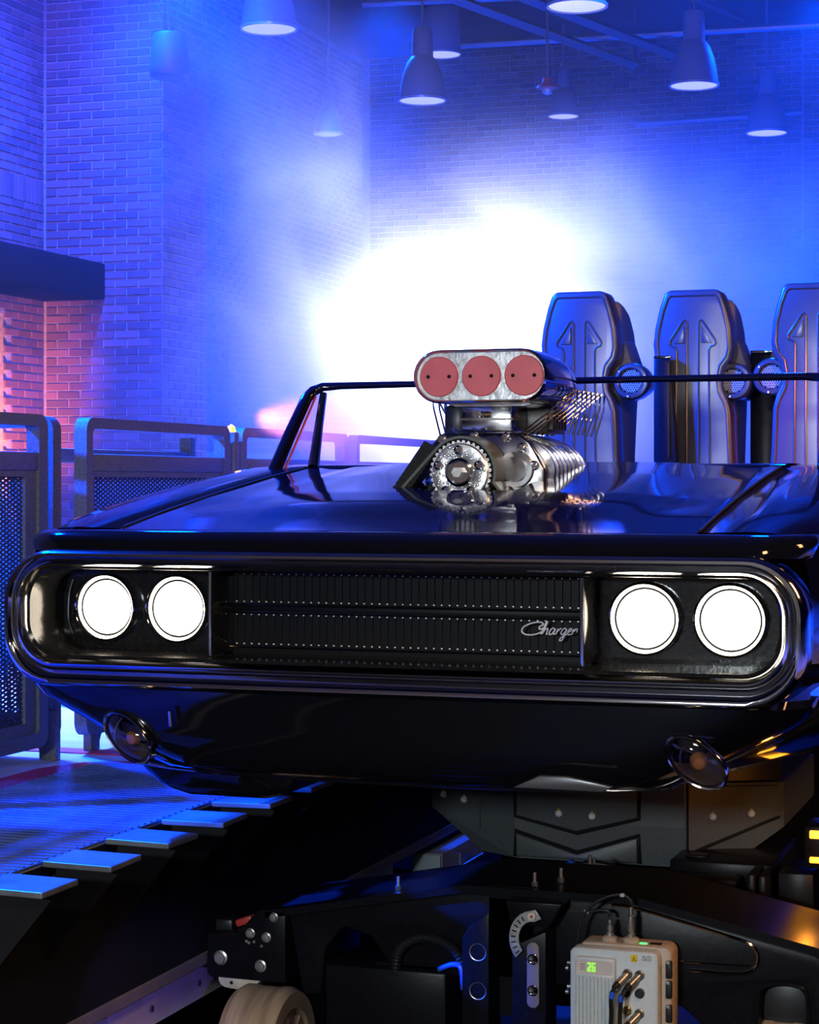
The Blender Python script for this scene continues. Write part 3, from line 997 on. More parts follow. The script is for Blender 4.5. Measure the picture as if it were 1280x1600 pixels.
# grille
bm = B(); box(bm, (0, 0.178, 0.587), (0.87, 0.012, 0.20)); grille = obj('grille', bm, 'grille', car)
bm = B()
for k in range(47):
    x = -0.426 + k * 0.01852
    for z0, z1 in ((0.610, 0.676), (0.512, 0.582)):
        prism(bm, [(x - 0.0010, 0.172), (x, 0.167), (x + 0.0010, 0.172)], 'xy', z0, z1)
o = obj('vertical_bar', bm, 'thinbar', grille, 0); o['kind'] = 'stuff'
bm = B()
for k in range(47):
    x = -0.426 + k * 0.01852
    for z in (0.611, 0.675, 0.5135, 0.581):
        box(bm, (x, 0.165, z), (0.0036, 0.003, 0.0028))
o = obj('bar_end_glint', bm, 'badge', grille, 0); o['kind'] = 'stuff'  # bright cubes stand in for the glints at the bar ends
for z, h, d, m in ((0.5965, 0.019, 0.030, 'grille'), (0.681, 0.008, 0.035, 'grille')):
    bm = B(); box(bm, (0, 0.168 - d / 2 + 0.01, z), (0.862, d, h), 0.003); obj('crossbar', bm, m, grille)
for z, y in ((0.507, 0.150), (0.6045, 0.141), (0.5885, 0.141), (0.688, 0.135)):
    bm = B(); tube(bm, [(-0.43, y, z), (0.43, y, z)], 0.0022, 8); obj('chrome_strip', bm, 'trimchrome', grille)
# script badge "Charger" written with tube strokes
bm = B()


def stroke(pts, r=0.0016):
    x0, z0, k = 0.285, 0.553, 0.022          # baseline origin and x-height scale
    P = smoothpts([(x0 + (p[0] + 0.32 * p[1]) * k, 0.138, z0 + p[1] * k) for p in pts], 5)
    tube(bm, P, r, 6)


# C, a wide flat loop with a curl
stroke([(2.05, 0.62), (1.75, 0.52), (1.62, 0.75), (1.95, 1.02), (1.55, 1.22), (0.75, 1.12), (0.02, 0.72), (-0.02, 0.25), (0.45, -0.03), (1.2, -0.05), (1.9, 0.18), (2.35, 0.55)], 0.0019)
stroke([(2.0, 0.02), (2.1, 0.7), (2.2, 1.25), (2.32, 1.2), (2.22, 0.6), (2.12, 0.05), (2.3, 0.5), (2.52, 0.62), (2.58, 0.4), (2.56, 0.05), (2.72, 0.08)])       # h
stroke([(3.3, 0.55), (3.05, 0.66), (2.85, 0.4), (2.86, 0.08), (3.08, 0.03), (3.26, 0.35), (3.34, 0.6), (3.3, 0.1), (3.48, 0.06)])                              # a
stroke([(3.55, 0.05), (3.6, 0.6), (3.64, 0.35), (3.82, 0.62), (3.98, 0.58)])                                                                                   # r
stroke([(4.48, 0.55), (4.25, 0.66), (4.05, 0.4), (4.06, 0.1), (4.28, 0.06), (4.46, 0.4), (4.5, 0.6), (4.46, 0.0), (4.36, -0.5), (4.1, -0.55), (4.2, -0.25), (4.66, 0.08)])  # g
stroke([(4.72, 0.3), (4.98, 0.42), (4.98, 0.62), (4.8, 0.62), (4.7, 0.3), (4.82, 0.04), (5.1, 0.1)])                                                           # e
stroke([(5.16, 0.05), (5.22, 0.6), (5.26, 0.35), (5.42, 0.62), (5.58, 0.56), (5.6, 0.3)])                                                                     # r
obj('script_badge', bm, 'badge', grille, 50)
# turn-signal lamps low in the valance
for s, x in ((-1, -0.622), (1, 0.69)):
    ax = Vector((0.22 if s > 0 else -0.03, -1, -0.25)).normalized()
    c = Vector((x, 0.036 if s < 0 else 0.048, 0.301))

    def el(bm):
        rm = Matrix.Translation(c) @ Matrix.Rotation(R(40), 4, 'Y') @ Matrix.Diagonal((1.22, 1, 0.78, 1)) @ Matrix.Translation(-c)
        bm.transform(rm)
        return bm
    bm = B(); rev(bm, [(0.054, 0.0), (0.057, 0.008), (0.060, 0.010), (0.063, 0.006), (0.064, -0.01), (0.054, -0.01)], c, ax, 36, True); sig = obj('turn_signal', el(bm), 'trimchrome', car)
    bm = B(); rev(bm, [(0.055, 0.0), (0.046, -0.02), (0.03, -0.034), (0, -0.04)], c, ax, 36); obj('reflector_bowl', el(bm), 'lampbowl', sig)
    bm = B(); rev(bm, [(0, 0.004), (0.012, 0.0), (0.018, -0.012), (0.018, -0.03)], c + Vector((0.006, 0, -0.004)), ax, 20); obj('bulb', bm, 'amber', sig)
    bm = B(); tube(bm, smoothpts([c + Vector((-0.012, -0.008, 0.046)), c + Vector((-0.03, -0.006, 0.02)), c + Vector((-0.032, -0.004, -0.006))], 6), 0.0018, 6); obj('lens_seam', bm, 'trimchrome', sig)
    bm = B(); rev(bm, [(0, 0.022), (0.02, 0.020), (0.04, 0.013), (0.055, 0.002), (0.055, 0.0), (0.04, 0.011), (0.02, 0.018), (0, 0.02)], c, ax, 36); obj('lens', el(bm), 'glass', sig)
# cowl, dash, tub and tail
bm = B(); loft(bm, [[(-0.684 + 1.368 * i / 12, y, z) for i in range(13)] for y, z in ((1.302, 0.925), (1.31, 0.932), (1.42, 0.940), (1.60, 0.940), (1.85, 0.935), (1.95, 0.92), (1.97, 0.86), (1.90, 0.60), (1.90, 0.36))], False); obj('cowl', bm, 'paint', car, 40)
bm = B(); loft(bm, [[(-0.70, 1.9, z), (0.70, 1.9, z), (0.70, 3.85, z), (-0.70, 3.85, z)] for z in (0.93, 0.34)], True, False, True); obj('cockpit_tub', bm, 'darkplastic', car, 0)
bm = B(); box(bm, (0, 3.93, 0.66), (1.76, 0.14, 0.56), 0.03); obj('tail_panel', bm, 'paint', car)
# windscreen frame
bm = B()
P = [(-0.772, 1.25, 0.905), (-0.752, 1.34, 1.03), (-0.735, 1.425, 1.135), (-0.722, 1.447, 1.158), (-0.695, 1.455, 1.170), (-0.64, 1.46, 1.173), (-0.3, 1.46, 1.175), (0.3, 1.46, 1.178), (0.72, 1.46, 1.178), (0.775, 1.455, 1.174), (0.795, 1.435, 1.15), (0.80, 1.34, 1.03), (0.80, 1.25, 0.92)]
tube(bm, P, [0.020, 0.019, 0.018, 0.016, 0.013, 0.0105, 0.0095, 0.0095, 0.0105, 0.013, 0.017, 0.019, 0.02], 12)
wsf = obj('windscreen_frame', bm, 'paint', car, 60)
bm = B(); tube(bm, [(-0.745, 1.27, 0.915), (-0.727, 1.36, 1.035), (-0.712, 1.44, 1.14)], 0.004, 6); obj('red_edge_line', bm, 'redplastic', wsf)  # thin red line along the left windscreen post
bm = B(); tube(bm, [(-0.668, 1.31, 0.93), (-0.685, 1.40, 1.06), (-0.692, 1.452, 1.15)], [0.017, 0.013, 0.011], 10); obj('inner_post', bm, 'bumper', wsf)
bm = B(); prism(bm, [(-0.76, 0.915), (-0.675, 0.925), (-0.695, 1.145), (-0.722, 1.15)], 'xz', -0.002, 0.002)
for v in bm.verts:
    v.co.y += 1.27 + (v.co.z - 0.915) * 0.78
obj('vent_glass', bm, 'tintglass', wsf)

# ------------------------------------------------------------------ supercharger standing through the hood
bm = B()
rx, rz, ez = 0.158, 0.118, 0.895


def cs(k, y, n=40):
    return [(rx * k * math.cos(2 * PI * i / n) * (1 + 0.10 * abs(math.sin(4 * PI * i / n))), y, ez + rz * k * math.sin(2 * PI * i / n)) for i in range(n)]


rings = [cs(0.95, 0.84)]
y = 0.85
for k in range(9):
    rings += [cs(0.93, y), cs(0.93, y + 0.018), cs(1.04, y + 0.022), cs(1.04, y + 0.034), cs(0.93, y + 0.038)]
    y += 0.042
rings.append(cs(0.9, y))
loft(bm, rings, True, True, True)
blower = obj('supercharger', bm, 'polished', car, 40)
bm = B(); prism(bm, [(-0.165, 0.90), (-0.150, 0.985), (-0.115, 1.015), (0.085, 1.015), (0.115, 0.99), (0.155, 0.92), (0.155, 0.84), (0.11, 0.78), (-0.11, 0.78), (-0.165, 0.84)], 'xz', 0.815, 0.85, 0.006)
obj('front_cover', bm, 'polished', blower)
bolts = [(-0.145, 0.955), (-0.115, 0.998), (-0.03, 1.005), (0.055, 1.002), (0.098, 0.975), (0.13, 0.93), (0.14, 0.87), (0.115, 0.81), (-0.14, 0.87)]
for x, z in bolts:
    bm = B(); rev(bm, [(0.013, 0), (0.013, 0.006), (0.009, 0.007), (0.009, 0.015), (0, 0.016)], (x, 0.815, z), (0, -1, 0), 12); obj('cover_bolt', bm, 'chrome', blower)
bm = B(); cyl(bm, (0.085, 0.845, 0.92), (0.085, 0.79, 0.92), 0.045, n=28); cyl(bm, (0.085, 0.79, 0.92), (0.085, 0.775, 0.92), 0.032, n=24); obj('bearing_housing', bm, 'polished', blower)
# toothed upper pulley
pc = Vector((-0.028, 0.0, 0.912))


def toothed(bm, c, r, y0, y1, nt, th=0.006):
    pr = []
    for i in range(nt):
        for f, rr in ((0, r - th), (0.25, r), (0.6, r), (0.85, r - th)):
            a = 2 * PI * (i + f) / nt
            pr.append((c.x + rr * math.cos(a), c.z + rr * math.sin(a)))
    prism(bm, pr, 'xz', y0, y1)


bm = B(); toothed(bm, pc, 0.081, 0.69, 0.80, 36); obj('upper_pulley', bm, 'hammered', blower, 20)
bm = B(); rev(bm, [(0.074, 0), (0.070, 0.006), (0.045, 0.010), (0.036, 0.006), (0.036, 0.0)], pc + Vector((0, 0.69, 0)), (0, -1, 0), 40)
rnd = random.Random(3)
for k in range(90):
    a, q = rnd.random() * 2 * PI, math.sqrt(rnd.uniform(0.22, 0.85)) * 0.074
    rev(bm, [(0, 0.0125), (0.0035, 0.0108), (0.0048, 0.006)], pc + Vector((q * math.cos(a), 0.69, q * math.sin(a))), (0, -1, 0), 7)
obj('pulley_face', bm, 'hammered', blower)
for k in range(5):
    a = R(90 + 72 * k)
    bm = B(); rev(bm, [(0.012, 0), (0.012, 0.013), (0.008, 0.014), (0.007, 0.009), (0, 0.009)], pc + Vector((0.056 * math.cos(a), 0.684, 0.056 * math.sin(a))), (0, -1, 0), 14); obj('pulley_bolt', bm, 'chrome', blower)
bm = B(); rev(bm, [(0.036, 0), (0.036, 0.012), (0.030, 0.014), (0.026, 0.008), (0, 0.008)], pc + Vector((0, 0.688, 0)), (0, -1, 0), 32); obj('hub', bm, 'chrome', blower)
bm = B(); cyl(bm, pc + Vector((0, 0.682, 0)), pc + Vector((0, 0.655, 0)), 0.0135, n=6); obj('hub_nut', bm, 'steel', blower)
# lower pulley
lc = Vector((0.0, 0, 0.800))
bm = B(); toothed(bm, lc, 0.088, 0.69, 0.775, 40); cyl(bm, lc + Vector((0, 0.69, 0)), lc + Vector((0, 0.68, 0)), 0.07, n=36); obj('lower_pulley', bm, 'grillebar', blower, 20)
for k in range(6):
    a = R(20 + 60 * k)
    bm = B(); rev(bm, [(0.010, 0), (0.010, 0.012), (0, 0.014)], lc + Vector((0.052 * math.cos(a), 0.68, 0.052 * math.sin(a))), (0, -1, 0), 10); obj('pulley_bolt', bm, 'chrome', blower)
# toothed belt: over the upper pulley, down to the left idler and round the crank
bm = B()
path = []
for k in range(17):
    a = R(-18 + 160 * k / 16)
    path.append((pc.x + 0.085 * math.cos(a), pc.z + 0.085 * math.sin(a)))
path += [(-0.150, 0.905), (-0.215, 0.835), (-0.235, 0.81), (-0.225, 0.79)]
path += [(-0.12, 0.745), (0.0, 0.708), (0.065, 0.735), (0.093, 0.80), (0.090, 0.84)]
th = 0.007
rings = []
n = len(path)
for k, (x, z) in enumerate(path):
    x0, z0 = path[k - 1]
    x1, z1 = path[(k + 1) % n]
    nx, nz = z1 - z0, -(x1 - x0)
    l = math.hypot(nx, nz)
    nx, nz = nx / l, nz / l
    rings.append([(x, 0.694, z), (x, 0.80, z), (x + nx * th, 0.80, z + nz * th), (x + nx * th, 0.694, z + nz * th)])
rings.append(rings[0])
loft(bm, rings, True)
belt = obj('drive_belt', bm, 'beltback', blower, 40)
bm = B(); prism(bm, [(-0.128, 0.992), (-0.088, 0.972), (-0.190, 0.838), (-0.236, 0.838)], 'xz', 0.700, 0.712, 0.002)
guard = obj('ribbed_belt_run', bm, 'rubber', blower, 0)
for k in range(13):
    t_ = (k + 0.5) / 13
    x, z = lerp(-0.106, -0.211, t_), lerp(0.980, 0.840, t_)
    bm = B(); box(bm, (x, 0.698, z), (0.042, 0.006, 0.0055), 0.001, rot=(0, R(30), 0)); obj('belt_rib', bm, 'rubber', guard, 0)
bm = B(); cyl(bm, (-0.205, 0.70, 0.815), (-0.205, 0.77, 0.815), 0.028, n=24); obj('idler', bm, 'polished', blower)
bm = B(); prism(bm, [(-0.15, 0.71), (0.15, 0.71), (0.15, 0.80), (-0.15, 0.80)], 'xz', 0.80, 1.15); obj('engine_block', bm, 'grillebar', blower)
# carburettor plate, injector body
bm = B(); box(bm, (-0.008, 0.93, 1.050), (0.136, 0.16, 0.068), 0.005); box(bm, (-0.008, 0.93, 1.050), (0.140, 0.164, 0.006)); obj('throttle_plate', bm, 'polished', blower)
bm = B(); box(bm, (0.03, 1.09, 1.050), (0.17, 0.18, 0.066), 0.005)
for k in range(6):
    box(bm, (0.118, 1.02 + k * 0.028, 1.052), (0.012, 0.008, 0.05))
obj('injector_body', bm, 'darkplastic', blower)
bm = B(); cyl(bm, (-0.032, 0.852, 1.062), (-0.032, 0.838, 1.062), 0.011, n=6); cyl(bm, (-0.032, 0.84, 1.062), (-0.032, 0.835, 1.062), 0.007, n=16); obj('fitting', bm, 'chrome', blower)
bm = B()
for k in range(4):
    cyl(bm, (-0.020 + k * 0.007, 0.843, 1.062), (-0.015 + k * 0.007, 0.843, 1.062), 0.0075 if k % 2 else 0.009, n=12)
obj('brass_fitting', bm, 'brass', blower)
bm = B(); box(bm, (-0.105, 0.92, 1.05), (0.05, 0.10, 0.075), 0.01); obj('side_actuator', bm, 'darkplastic', blower)
for s in (1, -1):
    for k in range(7):
        y = 0.85 + k * 0.05
        bm = B(); tube(bm, [(s * 0.085, y, 1.012), (s * 0.093, y, 1.018), (s * 0.193, y + 0.13, 1.128), (s * 0.199, y + 0.135, 1.127), (s * 0.197, y + 0.14, 1.085), (s * 0.175, y + 0.13, 1.012)], 0.0027, 6); obj('fuel_line', bm, 'chrome', blower)
for k in range(5):
    y = 0.80 + k * 0.03
    bm = B(); tube(bm, smoothpts([(0.13, y + 0.02, 0.85), (0.18, y, 0.868), (0.245, y + 0.05, 0.872 + 0.003 * k), (0.26, y + 0.12, 0.868), (0.24, y + 0.2, 0.86), (0.16, y + 0.22, 0.85)], 4), 0.0042, 6); obj('header_tube', bm, 'chrome', blower)
for k in range(4):
    y = 0.78 + k * 0.05
    bm = B(); tube(bm, smoothpts([(-0.14, y + 0.02, 0.85), (-0.18, y, 0.865), (-0.215, y + 0.06, 0.868), (-0.16, y + 0.12, 0.85)], 4), 0.0042, 6); obj('header_tube', bm, 'chrome', blower)


# triple intake scoop with three red covers
def stadium(w, h, cz, y, n=14):
    out = []
    for sgn in (1, -1):
        for i in range(n + 1):
            a = R(-90 + 180 * i / n) if sgn > 0 else R(90 + 180 * i / n)
            out.append((sgn * (w - h) + h * math.cos(a), y, cz + h * math.sin(a)))
    return out


cz = 1.157
bm = B()
loft(bm, [stadium(0.1695, 0.0605, cz, 0.79), stadium(0.1695, 0.0605, cz, 0.763), stadium(0.172, 0.064, cz, 0.757), stadium(0.177, 0.068, cz, 0.762), stadium(0.178, 0.0685, cz, 0.78), stadium(0.178, 0.0685, cz, 0.98), stadium(0.172, 0.062, cz - 0.006, 1.08), stadium(0.155, 0.045, cz - 0.02, 1.16), stadium(0.13, 0.03, cz - 0.03, 1.20)], True, False, True)
scoop = obj('intake_scoop', bm, 'chrome', blower, 40)
bm = B(); loft(bm, [stadium(0.1695, 0.0605, cz, 0.774), stadium(0.1695, 0.0605, cz, 0.788)], True, True, True); obj('scoop_face', bm, 'hammered', blower)
for x in (-0.1105, 0.002, 0.1145):
    bm = B(); rev(bm, [(0, 0.006), (0.049, 0.006), (0.0515, 0.003), (0.0515, 0.0)], (x, 0.773, cz), (0, -1, 0), 44); obj('red_cover', bm, 'reddisc', blower)
    bm = B()
    for q in (-0.028, 0.028):
        cyl(bm, (x + q, 0.768, cz), (x + q, 0.7655, cz), 0.0048, n=14)
    obj('cover_screw', bm, 'hole', blower)
bm = B(); prism(bm, [(-0.10, 1.088), (0.12, 1.088), (0.10, 1.082), (-0.08, 1.082)], 'xz', 0.82, 1.15); obj('scoop_base', bm, 'polished', blower)

# ------------------------------------------------------------------ ride seats
def ride_seat(sx, y, zt, label, flip, pod_x, padm='seatpad'):
    z0 = 0.345
    t = thing('ride_seat', label, 'seat', (sx, y, z0), 'moulded ride seats')
    s = -1 if flip else 1
    q = zt - 1.598

    def X(p):
        return [(sx + s * a, b + q) for a, b in (p if s > 0 else p[::-1])]
    front = [(-0.160, 0.36), (-0.152, 0.80), (-0.140, 1.0), (-0.128, 1.18), (-0.133, 1.28), (-0.147, 1.40), (-0.140, 1.46), (-0.122, 1.535), (-0.105, 1.585), (-0.088, 1.598), (0.088, 1.598), (0.105, 1.585), (0.122, 1.535), (0.140, 1.46), (0.146, 1.38), (0.139, 1.34), (0.115, 1.31), (0.105, 1.27), (0.110, 1.23), (0.128, 1.195), (0.140, 1.15), (0.146, 1.0), (0.158, 0.80), (0.165, 0.36)]
    bm = B(); prism(bm, X(front), 'xz', y, y + 0.12, 0.016, 3)
    shell = obj('seat_shell', bm, 'seat', t, 40)
    bm = B()
    side = [(0.10, 0.36), (0.10, 1.585), (0.18, 1.578), (0.28, 1.552), (0.36, 1.49), (0.42, 1.38), (0.425, 1.2), (0.38, 1.0), (0.38, 0.36)]
    prism(bm, [(y + a, b + q - 0.012) for a, b in side], 'yz', sx - 0.134, sx + 0.134, 0.03, 3)
    obj('padded_back', bm, padm, t, 40)
    # raised edge beading and two half-arrow mouldings
    bm = B()
    bead = [(-0.138, 0.80), (-0.126, 1.0), (-0.115, 1.18), (-0.119, 1.28), (-0.132, 1.40), (-0.126, 1.45), (-0.108, 1.525), (-0.092, 1.568), (-0.08, 1.577), (0.08, 1.577), (0.092, 1.568), (0.108, 1.525), (0.126, 1.45), (0.130, 1.385), (0.122, 1.352), (0.098, 1.32), (0.089, 1.27), (0.095, 1.22), (0.113, 1.185), (0.125, 1.15), (0.131, 1.0), (0.142, 0.80)]
    tube(bm, [(a, y - 0.001, b) for a, b in X(bead)], 0.0042, 6)
    obj('edge_bead', bm, 'seat', shell)
    bm = B()
    for m in (-1, 1):
        ar = [(0.070, 0.80), (0.062, 1.0), (0.060, 1.375), (0.066, 1.388), (0.082, 1.394), (0.086, 1.402), (0.084, 1.412), (0.036, 1.484), (0.028, 1.487), (0.022, 1.478), (0.022, 0.80)]
        tube(bm, [(sx + m * a, y - 0.001, b + q) for a, b in ar], 0.0042, 6)
    obj('arrow_moulding', bm, 'seat', shell)
    for m in (-1, 1):
        bm = B(); prism(bm, [(sx + m * a, b + q) for a, b in ((0.032, 1.402), (0.032, 1.465), (0.070, 1.402))], 'xz', y - 0.004, y + 0.004, 0.0015)
        obj('arrow_inset', bm, 'seat', shell)
    # speaker pod on the wing
    px, pz = sx + s * pod_x, 1.262 + q
    bm = B(); rev(bm, [(0.046, -0.004), (0.051, -0.008), (0.062, -0.006), (0.068, 0.004), (0.069, 0.03), (0.066, 0.10), (0.05, 0.20), (0, 0.20)], (px, y + 0.03, pz), (0, 1, 0), 36); pod = obj('speaker_pod', bm, 'seat', t, 40)
    bm = B(); rev(bm, [(0, 0.004), (0.046, 0.006), (0.048, 0.0)], (px, y + 0.03, pz), (0, 1, 0), 30); obj('speaker_backing', bm, 'grille', pod)
    bm = B()
    for i in range(-6, 7):
        for j in range(-6, 7):
            a, b = (i + 0.5 * (j % 2)) * 0.0088, j * 0.0076
            if a * a + b * b < 0.043 ** 2:
                rev(bm, [(0.0046, 0), (0.0031, -0.0012), (0.0031, 0.001)], (px + a, y + 0.031, pz + b), (0, 1, 0), 6, False)
    obj('speaker_mesh', bm, 'speakermesh', pod, 0)['kind'] = 'stuff'
    bm = B()
    for a in (-100, 20, 140):
        cyl(bm, (px + 0.0565 * math.cos(R(a)), y + 0.024, pz + 0.0565 * math.sin(R(a))), (px + 0.0565 * math.cos(R(a)), y + 0.019, pz + 0.0565 * math.sin(R(a))), 0.004, n=10)
    obj('pod_screw', bm, 'steel', pod)
    # wing between the pod and the padded back, pedestal
    bm = B(); prism(bm, [(sx + s * a, b + q) for a, b in ((0.11, 1.20), (0.165, 1.20), (0.175, 1.33), (0.145, 1.42), (0.12, 1.44))][::s], 'xz', y + 0.13, y + 0.32, 0.012); obj('side_wing', bm, padm, t)
    bm = B(); box(bm, (sx, y + 0.2, z0 + 0.03), (0.3, 0.4, 0.05), 0.005); obj('pedestal', bm, 'basemetal', t)
    return t


ride_seat(-0.352, 3.2, 1.598, 'blue-lit ride seat beside the intake scoop with speaker pod at its far wing', False, 0.19)
ride_seat(0.074, 3.2, 1.592, 'middle ride seat between the two others, pale highlight down its edge', False, 0.143)
ride_seat(0.505, 3.2, 1.606, 'red-brown lit ride seat with its speaker pod facing the middle seat', True, 0.149)
for x, y, z1, w, lab in ((-0.028, 3.145, 1.340, 0.062, 'glossy dark console post between the two blue ride seats'), (0.288, 3.45, 1.372, 0.09, 'dark console post between the middle seat and the red-lit seat')):
    t = thing('console_post', lab, 'console', (x, y, 0.345), 'console posts between the seats')
    bm = B(); prism(bm, [(x - w / 2, 0.345), (x + w / 2 + 0.004, 0.345), (x + w / 2 + 0.024, 0.98), (x + w / 2, z1 - 0.01), (x + w / 2 - 0.01, z1), (x - w / 2, z1), (x - w / 2, 0.98)], 'xz', y, y + (0.045 if x < 0 else 0.12), 0.006); obj('post', bm, 'basemetal', t)
    bm = B(); tube(bm, [(x + w / 2 - 0.004, y - 0.002, 0.98), (x + w / 2 - 0.006, y - 0.002, z1 - 0.02)], 0.004, 6); obj('edge_trim', bm, 'trimchrome', t)
    bm = B(); box(bm, (x, y + (0.0225 if x < 0 else 0.05), z1 + 0.004), (w, 0.04 if x < 0 else 0.10, 0.01), 0.002); obj('cap', bm, 'bumper', t)
# ------------------------------------------------------------------ drive base under the car
base = thing('drive_base', 'black wheeled drive base in the trench carrying the car', 'vehicle base', (0, 1.3, -0.83))
bm = B()
prism(bm, [(-0.60, -0.285), (-0.10, -0.192), (0.36, -0.192), (0.82, -0.288), (0.88, -0.33), (0.88, -0.60), (0.80, -0.60), (0.795, -0.40), (0.765, -0.372), (0.71, -0.372), (0.68, -0.40), (0.672, -0.60), (0.55, -0.60), (0.53, -0.49), (0.48, -0.45), (0.36, -0.42), (-0.12, -0.42), (-0.30, -0.42), (-0.36, -0.33), (-0.44, -0.31), (-0.49, -0.37), (-0.505, -0.50), (-0.56, -0.50)], 'xz', 0.95, 1.24, 0.012, 2)
arm = obj('cross_arm', bm, 'basemetal', base, 30)
bm = B()
top = [(-0.66, -0.275), (-0.60, -0.266), (-0.10, -0.172), (0.36, -0.172), (0.82, -0.268), (0.92, -0.30)]
loft(bm, [[(x, y, z) for x, z in top] + [(x, y, z - 0.02) for x, z in top[::-1]] for y in (0.93, 1.33)], True, True, True)
obj('top_flange', bm, 'basemetal', arm, 20)
bm = B(); tube(bm, smoothpts([(0.30, 0.945, -0.200), (0.372, 0.945, -0.206), (0.586, 0.945, -0.255), (0.655, 0.945, -0.275), (0.676, 0.945, -0.31), (0.645, 0.945, -0.349), (0.505, 0.945, -0.352)], 5), 0.0045, 6)
tube(bm, [(0.46, 0.946, -0.332), (0.655, 0.946, -0.330)], 0.003, 6); obj('pocket_glint', bm, 'bumper', arm)  # shiny tubes stand in for specular lines round the pocket
bm = B(); tube(bm, smoothpts([(0.672, 0.945, -0.56), (0.675, 0.945, -0.41), (0.70, 0.945, -0.375), (0.77, 0.945, -0.372), (0.798, 0.945, -0.40), (0.80, 0.945, -0.56)], 5), 0.005, 6); obj('arch_edge', bm, 'basemetal', arm)
bm = B(); box(bm, (0.735, 1.05, -0.44), (0.11, 0.1, 0.11), 0.004); obj('axle_box', bm, 'darkplastic', arm)
# left end bracket with bolts, guide roller and red tag
bm = B(); prism(bm, [(-0.832, -0.350), (-0.832, -0.458), (-0.805, -0.468), (-0.60, -0.470), (-0.60, -0.275), (-0.68, -0.275), (-0.736, -0.338)], 'xz', 0.93, 1.10, 0.004)
eb = obj('end_bracket', bm, 'basemetal', base, 30)
for x, z, r in ((-0.790, -0.413, 0.020), (-0.672, -0.427, 0.017), (-0.702, -0.340, 0.014), (-0.655, -0.348, 0.014), (-0.633, -0.292, 0.013)):
    bm = B(); rev(bm, [(r, 0), (r, 0.004), (r * 0.72, 0.006), (r * 0.7, 0.012), (0, 0.013)], (x, 0.931, z), (0, -1, 0), 20); obj('bracket_bolt', bm, 'steel', eb)
for x, z in ((-0.712, -0.362), (-0.705, -0.366), (-0.69, -0.362), (-0.668, -0.372)):
    bm = B(); cyl(bm, (x, 0.931, z), (x, 0.925, z), 0.004, n=10); obj('small_screw', bm, 'steel', eb)
bm = B(); prism(bm, [(-0.806, -0.468), (-0.80, -0.488), (-0.785, -0.498), (-0.735, -0.502), (-0.70, -0.492), (-0.675, -0.470)], 'xz', 0.94, 1.05, 0.006); gr = obj('guide_roller', bm, 'cream', base)
bm = B(); cyl(bm, (-0.763, 0.941, -0.482), (-0.763, 0.9385, -0.482), 0.005, n=12); obj('roller_pin', bm, 'hole', gr)
bm = B(); box(bm, (-0.745, 1.0, -0.322), (0.05, 0.04, 0.02), 0.005, rot=(0, R(-20), 0)); obj('red_tag', bm, 'redplastic', eb)
bm = B(); box(bm, (-0.80, 1.0, -0.335), (0.05, 0.06, 0.035), 0.006); obj('cable_clamp', bm, 'darkplastic', eb)
bm = B(); cyl(bm, (-0.615, 0.96, -0.40), (-0.615, 0.96, -0.465), 0.007, n=12); obj('grease_nipple', bm, 'steel', eb)
# wheels
for x0, x1, yy in ((-0.725, -0.565, 0.90), (0.665, 0.80, 1.03)):
    bm = B(); r = 0.178; cz_ = -0.83 + r
    rev(bm, [(r * 0.62, 0.01), (r * 0.7, 0.0), (r * 0.93, 0.0), (r, 0.02), (r, 0.04), (r * 0.985, 0.045), (r * 0.985, x1 - x0 - 0.045), (r, x1 - x0 - 0.04), (r, x1 - x0 - 0.02), (r * 0.94, x1 - x0), (r * 0.7, x1 - x0), (r * 0.62, x1 - x0 - 0.01)], (x0, yy, cz_), (1, 0, 0), 56, True)
    wh = obj('drive_wheel', bm, 'poly', base, 30)
    bm = B(); rev(bm, [(r * 0.63, 0.02), (r * 0.63, x1 - x0 - 0.03), (r * 0.2, x1 - x0 - 0.03), (r * 0.2, x1 - x0 - 0.005), (0, x1 - x0 - 0.005)], (x0, yy, cz_), (1, 0, 0), 40); obj('hub', bm, 'basemetal', wh, 30)
    for k in range(8):
        a = k * PI / 4
        bm = B(); u = Vector((0, math.cos(a), math.sin(a))); w = Vector((0, -math.sin(a), math.cos(a))); c = Vector((x1 - 0.026, yy, cz_))
        loft(bm, [[c + u * 0.03 + w * 0.012, c + u * 0.11 + w * 0.02, c + u * 0.11 - w * 0.02, c + u * 0.03 - w * 0.012], [c + u * 0.03 + w * 0.010 + Vector((0.016, 0, 0)), c + u * 0.11 + w * 0.016 + Vector((0.02, 0, 0)), c + u * 0.11 - w * 0.016 + Vector((0.02, 0, 0)), c + u * 0.03 - w * 0.010 + Vector((0.016, 0, 0))]], True, False, True)
        obj('hub_spoke', bm, 'poly', wh, 0)
# motor box and conduit between the wheel and the left bracket
bm = B(); box(bm, (-0.31, 1.02, -0.52), (0.34, 0.2, 0.23), 0.008); box(bm, (-0.25, 1.0, -0.401), (0.20, 0.1, 0.012), 0.003); obj('motor_box', bm, 'basemetal', base)
bm = B()
P = smoothpts([(-0.285, 0.93, -0.42), (-0.275, 0.93, -0.36), (-0.235, 0.93, -0.325), (-0.18, 0.93, -0.318), (-0.12, 0.93, -0.345), (-0.085, 0.93, -0.40)], 14)
tube(bm, P, [0.0145 if k % 2 else 0.0115 for k in range(len(P))], 12); obj('corrugated_conduit', bm, 'black', base, 0)
bm = B(); tube(bm, smoothpts([(-0.16, 0.92, -0.395), (-0.12, 0.915, -0.378), (-0.095, 0.91, -0.385), (-0.09, 0.91, -0.44)], 6), 0.007, 8); obj('blue_cable', bm, 'bluecable', base)
